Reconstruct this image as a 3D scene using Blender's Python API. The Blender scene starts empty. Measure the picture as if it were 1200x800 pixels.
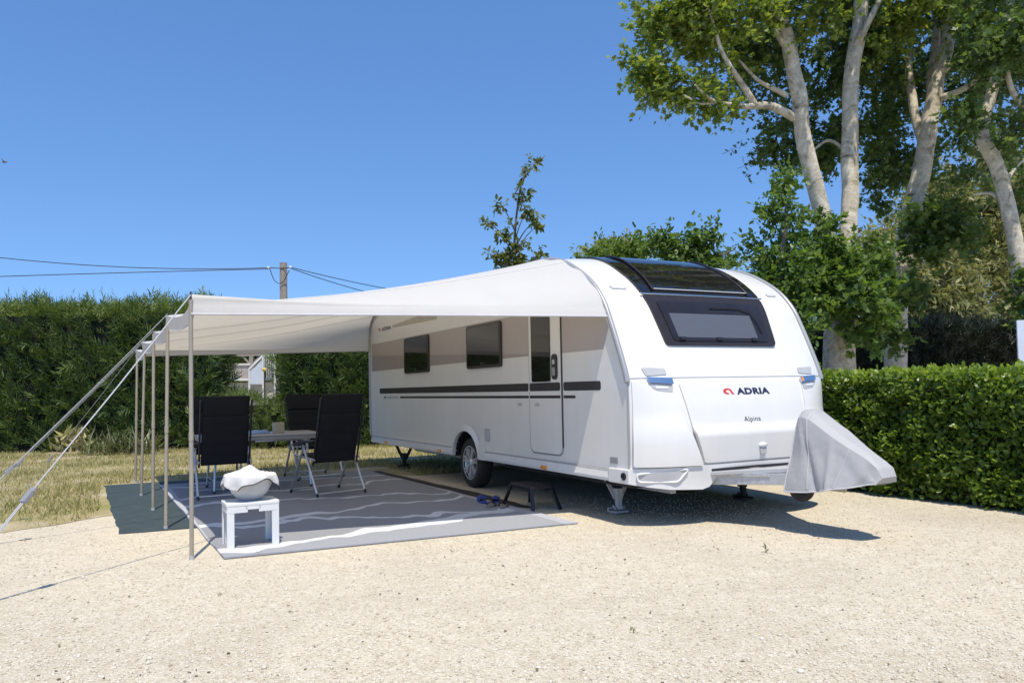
import bpy, bmesh, math, random
import numpy as np
from mathutils import Vector, Matrix, noise as mnoise
R=math.radians; PI=math.pi
random.seed(7); rng=np.random.default_rng(11)
scene=bpy.context.scene
COL=scene.collection

# ------------------------------------------------------------------ camera
F_PX=920.3; PITCH=R(2.279); ROLL=R(-1.138); CAM_H=1.27
cd=bpy.data.cameras.new('camera'); cam=bpy.data.objects.new('camera',cd); COL.objects.link(cam)
cd.sensor_width=36; cd.lens=F_PX/1200*36; cd.shift_y=20/1200; cd.clip_end=3000
cam.matrix_world=Matrix.Translation((0,0,CAM_H)) @ Matrix.Rotation(R(90)+PITCH,4,'X') @ Matrix.Rotation(ROLL,4,'Z')
scene.camera=cam

def pt(px,py,Y):
    """a point of the place, read off the 1200x800 photograph, at distance Y"""
    a,b=px-600,py-420; cr,sr=math.cos(ROLL),math.sin(ROLL)
    a,b=a*cr+b*sr,-a*sr+b*cr
    a/=F_PX; u=-b/F_PX; c,s=math.cos(PITCH),math.sin(PITCH)
    k=Y/(c-u*s)
    return Vector((a*k,Y,CAM_H+(s+u*c)*k))

# caravan frame: x forward, y to the far side, z up; origin on the ground at the near front corner
OX,OY,PSI=1.059,7.1265,R(-62.525)
FX=Vector((math.cos(PSI),math.sin(PSI),0)); FY=Vector((-FX.y,FX.x,0))
def L(x,y,z=0): return Vector((OX,OY,0))+FX*x+FY*y+Vector((0,0,z))

# ------------------------------------------------------------------ materials
def nodes(name):
    m=bpy.data.materials.new(name); m.use_nodes=True
    nt=m.node_tree; b=nt.nodes['Principled BSDF']; return m,nt,b
def N(nt,t,**k):
    n=nt.nodes.new(t)
    for a,v in k.items():
        if a in n.inputs: n.inputs[a].default_value=v
        else: setattr(n,a,v)
    return n
def ramp(nt,fac,stops,interp='LINEAR'):
    r=nt.nodes.new('ShaderNodeValToRGB'); r.color_ramp.interpolation=interp
    e=r.color_ramp.elements
    while len(e)<len(stops): e.new(0.5)
    for i,(p,c) in enumerate(stops):
        e[i].position=p; e[i].color=(*c,1) if len(c)==3 else c
    nt.links.new(fac,r.inputs[0]); return r.outputs[0]
def noise(nt,scale,detail=4,rough=.55,coord='Object',dist=0):
    tc=nt.nodes.new('ShaderNodeTexCoord'); n=nt.nodes.new('ShaderNodeTexNoise')
    n.inputs['Scale'].default_value=scale; n.inputs['Detail'].default_value=detail
    n.inputs['Roughness'].default_value=rough; n.inputs['Distortion'].default_value=dist
    nt.links.new(tc.outputs[coord],n.inputs['Vector']); return n.outputs['Fac']
def bump(nt,b,h,strength=.3,dist=.01):
    n=nt.nodes.new('ShaderNodeBump'); n.inputs['Strength'].default_value=strength; n.inputs['Distance'].default_value=dist
    nt.links.new(h,n.inputs['Height']); nt.links.new(n.outputs[0],b.inputs['Normal']); return n
def mat(name,c,rough=.5,metal=0,var=.08,scale=6,bstr=0,bscale=60,coat=0,spec=.5,trans=0,bdist=.003,tcol=None):
    m,nt,b=nodes(name)
    f=noise(nt,scale)
    lo=tuple(max(0,x*(1-var)) for x in c); hi=tuple(min(1,x*(1+var)) for x in c)
    nt.links.new(ramp(nt,f,[(.3,lo),(.7,hi)]),b.inputs['Base Color'])
    b.inputs['Roughness'].default_value=rough; b.inputs['Metallic'].default_value=metal
    b.inputs['Coat Weight'].default_value=coat; b.inputs['Specular IOR Level'].default_value=spec
    if bstr: bump(nt,b,noise(nt,bscale,3),bstr,bdist)
    if trans:
        t=nt.nodes.new('ShaderNodeBsdfTranslucent'); t.inputs[0].default_value=(*(tcol or c),1)
        mx=nt.nodes.new('ShaderNodeMixShader'); mx.inputs[0].default_value=trans
        out=nt.nodes['Material Output']
        nt.links.new(b.outputs[0],mx.inputs[1]); nt.links.new(t.outputs[0],mx.inputs[2]); nt.links.new(mx.outputs[0],out.inputs[0])
    return m
def leaf_mat(name,cols,trans=.3,tcol=None,rough=.45,spec=.4):
    m,nt,b=nodes(name)
    g=nt.nodes.new('ShaderNodeNewGeometry')
    st=[(i/(len(cols)-1),c) for i,c in enumerate(cols)]
    col=ramp(nt,g.outputs['Random Per Island'],st)
    nt.links.new(col,b.inputs['Base Color'])
    b.inputs['Roughness'].default_value=rough; b.inputs['Specular IOR Level'].default_value=spec
    if trans:
        t=nt.nodes.new('ShaderNodeBsdfTranslucent')
        mu=nt.nodes.new('ShaderNodeMixRGB'); mu.blend_type='MULTIPLY'; mu.inputs[0].default_value=1
        nt.links.new(col,mu.inputs[1]); mu.inputs[2].default_value=(*(tcol or (1.6,1.7,.7)),1)
        nt.links.new(mu.outputs[0],t.inputs[0])
        mx=nt.nodes.new('ShaderNodeMixShader'); mx.inputs[0].default_value=trans
        nt.links.new(b.outputs[0],mx.inputs[1]); nt.links.new(t.outputs[0],mx.inputs[2])
        nt.links.new(mx.outputs[0],nt.nodes['Material Output'].inputs[0])
    return m

M={}
M['body']=mat('caravan_white',(.69,.675,.645),.28,var=.02,scale=2,coat=.3)
def body_dirt(m):
    nt=m.node_tree; b=nt.nodes['Principled BSDF']; old=b.inputs['Base Color'].links[0].from_socket
    tc=N(nt,'ShaderNodeTexCoord'); mp=nt.nodes.new('ShaderNodeMapping'); mp.inputs['Scale'].default_value=(9,9,.5); nt.links.new(tc.outputs['Object'],mp.inputs[0])
    n=nt.nodes.new('ShaderNodeTexNoise'); n.inputs['Scale'].default_value=1; n.inputs['Detail'].default_value=5; nt.links.new(mp.outputs[0],n.inputs['Vector'])
    mu=nt.nodes.new('ShaderNodeMixRGB'); mu.blend_type='MULTIPLY'; mu.inputs[0].default_value=1
    nt.links.new(old,mu.inputs[1]); nt.links.new(ramp(nt,n.outputs['Fac'],[(.3,(.975,.972,.965)),(.65,(1,1,1))]),mu.inputs[2]); nt.links.new(mu.outputs[0],b.inputs['Base Color'])
    bump(nt,b,noise(nt,1.6,2),.12,.03)
body_dirt(M['body'])
M['trim']=mat('trim_white',(.66,.65,.625),.35,var=.03)
M['rail']=mat('rail_grey',(.34,.34,.34),.35,metal=.2,var=.04)
M['ltgrey']=mat('light_grey_plastic',(.42,.42,.42),.4,var=.05)
M['midgrey']=mat('grey_plastic',(.25,.25,.255),.45,var=.06)
M['black']=mat('black_plastic',(.016,.015,.016),.4,var=.2)
M['rubber']=mat('rubber',(.022,.021,.021),.75,var=.25,scale=20,bstr=.3,bscale=90)
M['glass']=mat('dark_acrylic',(.010,.009,.010),.04,var=.1,coat=.25,spec=.5)
M['smoke']=mat('smoked_acrylic',(.020,.016,.015),.10,var=.15,coat=.2,spec=.4)
M['frame']=mat('brown_black_frame',(.026,.019,.017),.3,var=.15)
M['band']=mat('brown_decal',(.30,.255,.24),.35,var=.03)
M['bandlt']=mat('light_brown_decal',(.385,.34,.32),.35,var=.03)
M['stripe']=mat('dark_stripe',(.028,.022,.024),.35,var=.1)
M['beige']=mat('beige_decal',(.42,.38,.3),.4,var=.04)
M['navy']=mat('navy_lettering',(.02,.022,.06),.4,var=.05)
M['red']=mat('red_emblem',(.62,.05,.03),.4,var=.05)
M['orange']=mat('amber_reflector',(.8,.26,.03),.25,var=.1,coat=.5)
M['chrome']=mat('chrome',(.62,.63,.64),.26,metal=1,var=.02)
M['alu']=mat('aluminium',(.60,.60,.61),.35,metal=.9,var=.06,scale=15)
M['galv']=mat('galvanised_steel',(.50,.50,.50),.5,metal=.6,var=.15,scale=25,bstr=.1)
M['steelpole']=mat('awning_pole_steel',(.36,.315,.25),.45,metal=.3,var=.08)
M['darksteel']=mat('dark_steel',(.05,.048,.045),.55,metal=.4,var=.3)
M['chair']=mat('black_mesh_fabric',(.0065,.0065,.009),.9,var=.2,scale=40,bstr=.4,bscale=260)
M['canvas']=mat('awning_canvas',(.745,.735,.715),.8,var=.02,scale=3,trans=.42,bstr=.3,bscale=5,bdist=.02,tcol=(.64,.565,.45))
M['seam']=mat('seam_tape',(.60,.585,.56),.8)
M['hem']=mat('hem_grey',(.50,.49,.50),.7)
M['strap']=mat('grey_webbing',(.40,.40,.41),.8,var=.1,scale=50)
M['sheet']=mat('green_groundsheet',(.032,.050,.054),.75,var=.18,scale=5,bstr=.6,bscale=8,bdist=.02)
M['darkcloth']=mat('dark_groundsheet',(.035,.028,.024),.85,var=.2,bstr=.4,bscale=14,bdist=.02)
M['whiteplastic']=mat('white_plastic',(.68,.675,.66),.4,var=.03,scale=9)
M['bowl']=mat('milky_bowl',(.78,.78,.77),.3,var=.03,trans=.45)
M['towel']=mat('towel_cotton',(.58,.57,.555),.95,var=.05,scale=60,bstr=.7,bscale=160,bdist=.006)
M['table']=mat('table_grey',(.36,.34,.315),.4,var=.12,scale=18)
M['boxbeige']=mat('beige_card',(.42,.40,.30),.7,var=.05)
M['bluecloth']=mat('blue_cloth',(.22,.33,.55),.9,var=.1,scale=20,bstr=.3)
M['navycloth']=mat('navy_cloth',(.012,.018,.055),.9,var=.1,bstr=.3)
M['clog']=mat('blue_foam',(.05,.065,.25),.6,var=.1)
M['flip']=mat('flipflop_sole',(.22,.21,.17),.8,var=.1)
M['cover']=mat('grey_pvc_cover',(.37,.365,.36),.62,var=.05,scale=4,bstr=.5,bscale=7,bdist=.02)
M['wood']=mat('weathered_wood',(.27,.235,.19),.85,var=.3,scale=14,bstr=.4,bscale=40)
M['fencewood']=mat('grey_boards',(.36,.32,.28),.85,var=.2,scale=4)
M['cream']=mat('cream_render',(.62,.57,.50),.85,var=.06)
M['paleblue']=mat('pale_panel',(.55,.60,.68),.6,var=.06)
M['yellow']=mat('yellow_paint',(.62,.46,.06),.6)
M['cable']=mat('black_cable',(.02,.02,.02),.6)
M['hedgecore']=mat('hedge_shade_wood',(.006,.009,.004),.95,var=.4,scale=4)  # near black: the shade inside a hedge, put into the colour
M['rim']=mat('alloy_rim',(.66,.66,.67),.32,metal=.6,var=.05)
M['porcelain']=mat('insulator_white',(.6,.58,.55),.3)

def m_blind():
    m,nt,b=nodes('pleated_blind')
    tc=N(nt,'ShaderNodeTexCoord'); w=nt.nodes.new('ShaderNodeTexWave'); w.wave_type='BANDS'; w.bands_direction='Z'
    w.inputs['Scale'].default_value=16; w.inputs['Distortion'].default_value=.15
    nt.links.new(tc.outputs['Object'],w.inputs['Vector'])
    nt.links.new(ramp(nt,w.outputs['Fac'],[(.2,(.05,.052,.064)),(.8,(.115,.118,.135))]),b.inputs['Base Color'])
    b.inputs['Roughness'].default_value=.5; b.inputs['Coat Weight'].default_value=.7; b.inputs['Coat Roughness'].default_value=.06
    bump(nt,b,w.outputs['Fac'],.4,.01); return m
M['blind']=m_blind()

def m_bark():
    m,nt,b=nodes('plane_bark')
    f=noise(nt,3.0,6,.60,dist=1.6); f2=noise(nt,22,4)
    c1=ramp(nt,f,[(.33,(.16,.135,.09)),(.345,(.33,.29,.20)),(.42,(.36,.33,.24)),(.435,(.52,.455,.35)),(.54,(.54,.475,.37)),(.555,(.64,.575,.46)),(.8,(.66,.60,.49))])
    c2=ramp(nt,f2,[(.3,(.75,.74,.72)),(.65,(1,1,1))])
    mu=nt.nodes.new('ShaderNodeMixRGB'); mu.blend_type='MULTIPLY'; mu.inputs[0].default_value=1
    nt.links.new(c1,mu.inputs[1]); nt.links.new(c2,mu.inputs[2]); nt.links.new(mu.outputs[0],b.inputs['Base Color'])
    b.inputs['Roughness'].default_value=.85; bump(nt,b,f,.5,.03); return m
M['bark']=m_bark()
M['twig']=mat('grey_bark',(.12,.10,.08),.9,var=.3)

def m_gravel():
    m,nt,b=nodes('pale_gravel')
    tc=N(nt,'ShaderNodeTexCoord')
    v=nt.nodes.new('ShaderNodeTexVoronoi'); v.inputs['Scale'].default_value=95
    nt.links.new(tc.outputs['Object'],v.inputs['Vector'])
    v2=nt.nodes.new('ShaderNodeTexVoronoi'); v2.inputs['Scale'].default_value=170
    nt.links.new(tc.outputs['Object'],v2.inputs['Vector'])
    sep=nt.nodes.new('ShaderNodeSeparateColor'); nt.links.new(v.outputs['Color'],sep.inputs[0])
    stone=ramp(nt,sep.outputs[0],[(0,(.42,.355,.255)),(.10,(.50,.445,.345)),(.5,(.565,.51,.405)),(.85,(.61,.56,.46)),(1,(.68,.64,.56))])
    big=ramp(nt,noise(nt,.5,5,.6,dist=.6),[(.32,(.90,.88,.85)),(.5,(1.0,.99,.97)),(.66,(1.04,1.02,.98)),(.75,(.98,.99,1.0))])
    mid=ramp(nt,noise(nt,7,4,.7),[(.3,(.90,.88,.85)),(.65,(1.03,1.03,1.03))])
    mu=nt.nodes.new('ShaderNodeMixRGB'); mu.blend_type='MULTIPLY'; mu.inputs[0].default_value=1
    nt.links.new(stone,mu.inputs[1]); nt.links.new(big,mu.inputs[2])
    mu2=nt.nodes.new('ShaderNodeMixRGB'); mu2.blend_type='MULTIPLY'; mu2.inputs[0].default_value=1
    nt.links.new(mu.outputs[0],mu2.inputs[1]); nt.links.new(mid,mu2.inputs[2])
    nt.links.new(mu2.outputs[0],b.inputs['Base Color'])
    b.inputs['Roughness'].default_value=.95; b.inputs['Specular IOR Level'].default_value=.15
    ad=N(nt,'ShaderNodeMath',operation='ADD'); nt.links.new(v.outputs['Distance'],ad.inputs[0])
    mm=N(nt,'ShaderNodeMath',operation='MULTIPLY'); nt.links.new(v2.outputs['Distance'],mm.inputs[0]); mm.inputs[1].default_value=.5
    nt.links.new(mm.outputs[0],ad.inputs[1])
    n=bump(nt,b,ad.outputs[0],.5,.012); n.invert=True
    return m
M['gravel']=m_gravel()
def m_pebble():
    m,nt,b=nodes('pebbles')
    g=nt.nodes.new('ShaderNodeNewGeometry')
    nt.links.new(ramp(nt,g.outputs['Random Per Island'],[(0,(.09,.07,.05)),(.004,(.14,.11,.08)),(.012,(.38,.32,.23)),(.10,(.49,.44,.34)),(.6,(.57,.515,.41)),(1,(.68,.635,.545))]),b.inputs['Base Color'])
    b.inputs['Roughness'].default_value=.9; b.inputs['Specular IOR Level'].default_value=.2; return m
M['pebble']=m_pebble()
def m_drysoil():
    m,nt,b=nodes('dry_turf')
    f=noise(nt,1.1,6,.65); f2=noise(nt,30,4,.7)
    c1=ramp(nt,f,[(.33,(.52,.46,.36)),(.45,(.42,.35,.21)),(.56,(.33,.29,.13)),(.68,(.24,.24,.08))])
    c2=ramp(nt,f2,[(.3,(.65,.63,.6)),(.7,(1.1,1.1,1.05))])
    mu=nt.nodes.new('ShaderNodeMixRGB'); mu.blend_type='MULTIPLY'; mu.inputs[0].default_value=1
    nt.links.new(c1,mu.inputs[1]); nt.links.new(c2,mu.inputs[2]); nt.links.new(mu.outputs[0],b.inputs['Base Color'])
    b.inputs['Roughness'].default_value=.95; bump(nt,b,f2,.6,.03); return m
M['soil']=m_drysoil()
M['straw']=leaf_mat('dry_grass_blade',[(.27,.27,.09),(.40,.34,.16),(.49,.42,.22),(.33,.30,.11),(.19,.23,.06)],.25,(1,1,.8),.7)

def m_mat():
    """woven rug: light grey ground, darker grey middle, white wavy lines"""
    m,nt,b=nodes('rug_weave')
    tc=N(nt,'ShaderNodeTexCoord'); sx=nt.nodes.new('ShaderNodeSeparateXYZ'); nt.links.new(tc.outputs['Object'],sx.inputs[0])
    def math_(op,a,bb=None,c=None):
        n=nt.nodes.new('ShaderNodeMath'); n.operation=op
        for i,v in enumerate((a,bb,c)):
            if v is None: continue
            if isinstance(v,(int,float)): n.inputs[i].default_value=v
            else: nt.links.new(v,n.inputs[i])
        return n.outputs[0]
    x,y=sx.outputs[0],sx.outputs[1]
    def wob(sc,off):
        cb=nt.nodes.new('ShaderNodeCombineXYZ'); nt.links.new(math_('MULTIPLY',y,sc),cb.inputs[0]); nt.links.new(math_('MULTIPLY',x,sc*.25),cb.inputs[1]); cb.inputs[2].default_value=off
        n=nt.nodes.new('ShaderNodeTexNoise'); n.inputs['Scale'].default_value=1; n.inputs['Detail'].default_value=2
        nt.links.new(cb.outputs[0],n.inputs['Vector']); return math_('SUBTRACT',n.outputs['Fac'],.5)
    w1=wob(1.6,0); w2=wob(2.3,7)
    # curves across the rug, position measured from the near edge (+x is towards the near edge)
    def band(x0,slope,amp,w,width,wamp):
        d=math_('SUBTRACT',x,math_('ADD',math_('ADD',x0,math_('MULTIPLY',y,slope)),math_('MULTIPLY',w,amp)))
        wd=math_('ADD',width,math_('MULTIPLY',w2,wamp))
        return math_('LESS_THAN',math_('ABSOLUTE',d),wd), d
    c=None
    b1,d1=band(2.36,-.24,.75,w1,.11,.26)
    near=math_('GREATER_THAN',d1,0)          # lighter border beyond the first wave
    w3=wob(1.2,13); w4=wob(1.9,21)
    bands=[b1]
    for x0,sl,am,w,wi in ((1.65,.26,1.3,w4,.06),(.95,-.20,1.1,w3,.055),(-.1,.22,1.2,w4,.05),(-1.3,-.12,1.2,w1,.05),(-2.3,.1,1.0,w3,.05)):
        bb,_=band(x0,sl,am,w,wi,.22); bands.append(bb)
    white=bands[0]
    for bb in bands[1:]: white=math_('MAXIMUM',white,bb)
    edge=math_('GREATER_THAN',math_('ABSOLUTE',y),1.50)
    def mix(f,c1,c2):
        n=nt.nodes.new('ShaderNodeMixRGB'); nt.links.new(f,n.inputs[0])
        for i,cc in ((1,c1),(2,c2)):
            if isinstance(cc,tuple): n.inputs[i].default_value=(*cc,1)
            else: nt.links.new(cc,n.inputs[i])
        return n.outputs[0]
    base=mix(near,(.255,.26,.278),(.30,.31,.335))
    cc=mix(white,base,(.60,.61,.63))
    cc=mix(edge,cc,(.40,.41,.45))
    f=noise(nt,90,2); mu=nt.nodes.new('ShaderNodeMixRGB'); mu.blend_type='MULTIPLY'; mu.inputs[0].default_value=1
    nt.links.new(cc,mu.inputs[1]); nt.links.new(ramp(nt,f,[(.3,(.88,.88,.88)),(.7,(1.05,1.05,1.05))]),mu.inputs[2])
    nt.links.new(mu.outputs[0],b.inputs['Base Color']); b.inputs['Roughness'].default_value=.75
    wv=nt.nodes.new('ShaderNodeTexWave'); wv.inputs['Scale'].default_value=60; nt.links.new(tc.outputs['Object'],wv.inputs['Vector'])
    bump(nt,b,wv.outputs['Fac'],.2,.003); return m
M['rug']=m_mat()

M['planeleaf']=leaf_mat('plane_leaf',[(0.075,0.119,0.025),(0.125,0.175,0.033),(0.200,0.250,0.044),(0.288,0.312,0.062)],.42)  # lighter copy of the plane leaf, sunlight put into the colour
M['planeleaf2']=leaf_mat('plane_leaf_dark',[(.055,.092,.030),(.09,.14,.042),(.14,.19,.055)],.42)  # darker copy of the plane leaf, crown shade put into the colour
M['mapleleaf']=leaf_mat('maple_leaf',[(0.062,0.109,0.031),(0.101,0.163,0.041),(0.171,0.248,0.054)],0.38)
M['oliveleaf']=leaf_mat('willow_leaf',[(0.165,0.182,0.072),(0.242,0.248,0.105),(0.341,0.330,0.154)],.42,(1.3,1.3,.8))
M['backleaf']=leaf_mat('back_tree_leaf',[(0.078,0.124,0.029),(0.124,0.182,0.039),(0.182,0.240,0.058)],.38)
M['slimleaf']=leaf_mat('slim_tree_leaf',[(.085,.115,.030),(.13,.155,.045),(.20,.195,.07)],.4)
M['privet']=leaf_mat('privet_leaf',[(0.063,0.112,0.020),(0.105,0.168,0.025),(0.154,0.231,0.034),(0.224,0.301,0.045)],0.38,rough=.35,spec=.5)
M['privettop']=leaf_mat('privet_new_leaf',[(0.156,0.228,0.026),(0.228,0.300,0.036),(0.312,0.372,0.054)],.4,rough=.35,spec=.5)
M['cypress']=leaf_mat('cypress_spray',[(0.033,0.063,0.022),(0.060,0.105,0.030),(0.093,0.150,0.039),(0.165,0.203,0.053)],0.2,rough=.6)
M['cypresstop']=leaf_mat('cypress_new_spray',[(0.078,0.124,0.029),(0.130,0.182,0.042),(0.195,0.234,0.058)],.22,rough=.6)
M['lowleaf']=leaf_mat('low_hedge_leaf',[(0.065,0.104,0.026),(0.117,0.169,0.046),(0.195,0.247,0.065)],.25)
M['darkleaf']=leaf_mat('dark_hedge_leaf',[(.010,.014,.008),(.016,.024,.010),(.025,.035,.014)],.05)  # shade under the plane trees is put into this leaf colour
M['litter']=leaf_mat('dry_leaf_bits',[(.10,.075,.045),(.20,.155,.09),(.13,.12,.05)],.05,(1,1,1),.8)
M['yucca']=leaf_mat('yucca_blade',[(.10,.13,.05),(.16,.18,.08),(.24,.24,.12)],.2,(1,1,.8))

# ------------------------------------------------------------------ objects
def tag(o,label=None,cat=None,group=None,kind=None):
    if label: o['label']=label
    if cat: o['category']=cat
    if group: o['group']=group
    if kind: o['kind']=kind
    return o
def empty(name,loc=(0,0,0),rz=0):
    o=bpy.data.objects.new(name,None); COL.objects.link(o); o.location=loc; o.rotation_euler=(0,0,rz); o.empty_display_size=.2; return o
def children(o): return [c for c in bpy.data.objects if c.parent==o]
def copy_tree(o,parent=None):
    c=o.copy(); COL.objects.link(c)
    if parent: c.parent=parent
    for ch in children(o): copy_tree(ch,c)
    return c

class MB:
    def __init__(s,origin=(0,0,0)): s.v=[];s.f=[];s.sm=[];s.o=Vector(origin)
    def add(s,vs,fs,smooth=False):
        b=len(s.v); s.v+= [Vector(v)-s.o for v in vs]
        for f in fs: s.f.append([i+b for i in f]); s.sm.append(smooth)
    def box(s,c,d,rot=None,taper=1):
        h=[x/2 for x in d]; vs=[]
        for z in (-1,1):
            k=taper if z>0 else 1
            for x,y in ((-1,-1),(1,-1),(1,1),(-1,1)):
                v=Vector((x*h[0]*k,y*h[1]*k,z*h[2]))
                if rot is not None: v=rot@v
                vs.append(v+Vector(c))
        s.add(vs,[(0,3,2,1),(4,5,6,7),(0,1,5,4),(1,2,6,5),(2,3,7,6),(3,0,4,7)])
    def beam(s,a,b,w,h,up=(0,0,1)):
        a,b=Vector(a),Vector(b); d=(b-a); l=d.length; d.normalize(); u=Vector(up); sd=d.cross(u).normalized(); u=sd.cross(d)
        m=Matrix((d,sd,u)).transposed(); s.box((a+b)/2,(l,w,h),m)
    def tube(s,pts,r,n=8,cap=True,smooth=True,flat=1):
        pts=[Vector(p) for p in pts]; k=len(pts); rs=r if hasattr(r,'__len__') else [r]*k
        rings=[]; up=None
        for i,p in enumerate(pts):
            t=(pts[min(i+1,k-1)]-pts[max(i-1,0)]).normalized()
            if up is None:
                up=Vector((0,0,1)) if abs(t.z)<.9 else Vector((1,0,0))
            sd=t.cross(up).normalized(); up=sd.cross(t).normalized()
            rings.append([p+(sd*math.cos(2*PI*j/n)+up*math.sin(2*PI*j/n)*flat)*rs[i] for j in range(n)])
        vs=[v for rg in rings for v in rg]; fs=[]
        for i in range(k-1):
            for j in range(n): fs.append((i*n+j,i*n+(j+1)%n,(i+1)*n+(j+1)%n,(i+1)*n+j))
        s.add(vs,fs,smooth)
        if cap:
            s.add(rings[0],[tuple(range(n))[::-1]]); s.add(rings[-1],[tuple(range(n))])
    def lathe(s,prof,c=(0,0,0),axis='z',n=32,smooth=True,close=False):
        vs=[];fs=[]
        for r,h in prof:
            for j in range(n):
                a=2*PI*j/n; x,y=r*math.cos(a),r*math.sin(a)
                v={'z':(x,y,h),'y':(x,h,y),'x':(h,x,y)}[axis]; vs.append(Vector(v)+Vector(c))
        m=len(prof)
        for i in range(m-1+(1 if close else 0)):
            for j in range(n): fs.append((i*n+j,i*n+(j+1)%n,((i+1)%m)*n+(j+1)%n,((i+1)%m)*n+j))
        s.add(vs,fs,smooth)
    def grid(s,fn,nu,nv,smooth=True,flip=False):
        vs=[fn(i/nu,j/nv) for i in range(nu+1) for j in range(nv+1)]; fs=[]
        for i in range(nu):
            for j in range(nv):
                a=i*(nv+1)+j; q=(a,a+nv+1,a+nv+2,a+1); fs.append(q[::-1] if flip else q)
        s.add(vs,fs,smooth)
    def prism(s,poly,y0,y1,plane='xz'):
        n=len(poly)
        def P(p,y): return (p[0],y,p[1]) if plane=='xz' else ((p[0],p[1],y) if plane=='xy' else (y,p[0],p[1]))
        vs=[P(p,y0) for p in poly]+[P(p,y1) for p in poly]
        s.add(vs,[tuple(range(n)),tuple(range(2*n-1,n-1,-1))]+[(i,(i+1)%n,n+(i+1)%n,n+i) for i in range(n)])
    def build(s,name,m,parent=None,bevel=0,loc=None,rz=0,segs=2):
        me=bpy.data.meshes.new(name); me.from_pydata(s.v,[],s.f)
        for p,q in zip(me.polygons,s.sm): p.use_smooth=q
        bm=bmesh.new(); bm.from_mesh(me)
        bmesh.ops.recalc_face_normals(bm,faces=bm.faces) if bevel else None
        if bevel:
            bmesh.ops.remove_doubles(bm,verts=bm.verts,dist=1e-6)
            es=[e for e in bm.edges if len(e.link_faces)==2 and e.calc_face_angle(0)>R(35)]
            bmesh.ops.bevel(bm,geom=es,offset=bevel,segments=segs,affect='EDGES',profile=.6,clamp_overlap=True)
            for f in bm.faces: f.smooth=False
        bm.to_mesh(me); bm.free()
        ms=m if isinstance(m,(list,tuple)) else [m]
        for q in ms: me.materials.append(q)
        o=bpy.data.objects.new(name,me); COL.objects.link(o)
        if parent: o.parent=parent
        if loc is not None: o.location=loc
        o.rotation_euler[2]=rz
        return o

def np_mesh(name,verts,faces_k,m,parent=None,loc=(0,0,0)):
    """verts (n,3); faces_k (f,k) all of one size"""
    me=bpy.data.meshes.new(name); f,k=faces_k.shape
    me.vertices.add(len(verts)); me.vertices.foreach_set('co',np.ascontiguousarray(verts,dtype=np.float32).ravel())
    me.loops.add(f*k); me.loops.foreach_set('vertex_index',np.ascontiguousarray(faces_k,dtype=np.int32).ravel())
    me.polygons.add(f); me.polygons.foreach_set('loop_start',np.arange(0,f*k,k,dtype=np.int32))
    me.update(calc_edges=True); me.validate()
    me.materials.append(m); o=bpy.data.objects.new(name,me); COL.objects.link(o)
    if parent: o.parent=parent
    o.location=loc; return o
T_PALM=np.array([(0,0,0),(.18,.38,.03),(.34,.20,0),(.58,.50,.06),(.60,.18,0),(1,0,.04),(.60,-.18,0),(.58,-.50,.06),(.34,-.20,0),(.18,-.38,.03)])
T_OVAL=np.array([(0,0,0),(.3,.24,.05),(.7,.22,.05),(1,0,0),(.7,-.22,.05),(.3,-.24,.05)])
T_NARROW=np.array([(0,0,0),(.35,.15,.02),(1,0,0),(.35,-.15,.02)])
T_TWIG=np.array([(0,.012,0),(1,.004,.04),(1,-.004,.04),(0,-.012,0)])
T_BLADE=np.array([(0,.055,0),(.55,.06,.05),(1,0,.0),(.55,-.06,.05),(0,-.055,0)])
def unit(a): return a/np.maximum(np.linalg.norm(a,axis=1,keepdims=True),1e-9)
def leaves(name,pos,d,nrm,size,tpl,m,parent=None,loc=(0,0,0)):
    d=unit(d); sd=unit(np.cross(nrm,d)); nn=np.cross(d,sd)
    size=np.asarray(size).reshape(-1,1,1)
    v=pos[:,None,:]+size*(d[:,None,:]*tpl[None,:,0:1]+sd[:,None,:]*tpl[None,:,1:2]+nn[:,None,:]*tpl[None,:,2:3])
    k=len(tpl); n=len(pos)
    return np_mesh(name,v.reshape(-1,3)-np.array(loc) if parent is None else v.reshape(-1,3),np.arange(n*k).reshape(n,k),m,parent,loc if parent is None else (0,0,0))
def rdir(n): return unit(rng.normal(size=(n,3)))

# ------------------------------------------------------------------ sky and sun
w=bpy.data.worlds.new('World'); scene.world=w; w.use_nodes=True; nt=w.node_tree
SUN_EL=R(66); ray_h=Vector((-.17,.985,0)).normalized()
sk=nt.nodes.new('ShaderNodeTexSky'); sk.sky_type='NISHITA'; sk.sun_disc=False; sk.sun_elevation=SUN_EL
sk.sun_rotation=math.atan2(-ray_h.x,-ray_h.y); sk.air_density=1; sk.dust_density=0; sk.ozone_density=3; sk.altitude=0
tc=nt.nodes.new('ShaderNodeTexCoord'); ad=N(nt,'ShaderNodeVectorMath',operation='ADD'); ad.inputs[1].default_value=(0,0,.16); no=N(nt,'ShaderNodeVectorMath',operation='NORMALIZE')
nt.links.new(tc.outputs['Generated'],ad.inputs[0]); nt.links.new(ad.outputs[0],no.inputs[0]); nt.links.new(no.outputs[0],sk.inputs['Vector'])
bg=nt.nodes['Background']; bg.inputs[1].default_value=.149
hs=nt.nodes.new('ShaderNodeHueSaturation'); hs.inputs['Saturation'].default_value=1.17; hs.inputs['Hue'].default_value=.503
nt.links.new(sk.outputs[0],hs.inputs['Color']); nt.links.new(hs.outputs[0],bg.inputs[0])
sl=bpy.data.lights.new('sun','SUN'); sl.energy=3.75; sl.angle=R(.53); sl.color=(1,.925,.79)
so=bpy.data.objects.new('sun',sl); COL.objects.link(so)
rd=ray_h*math.cos(SUN_EL)+Vector((0,0,-math.sin(SUN_EL)))
so.rotation_euler=rd.to_track_quat('-Z','Y').to_euler(); so.location=(0,-10,30)
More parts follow.
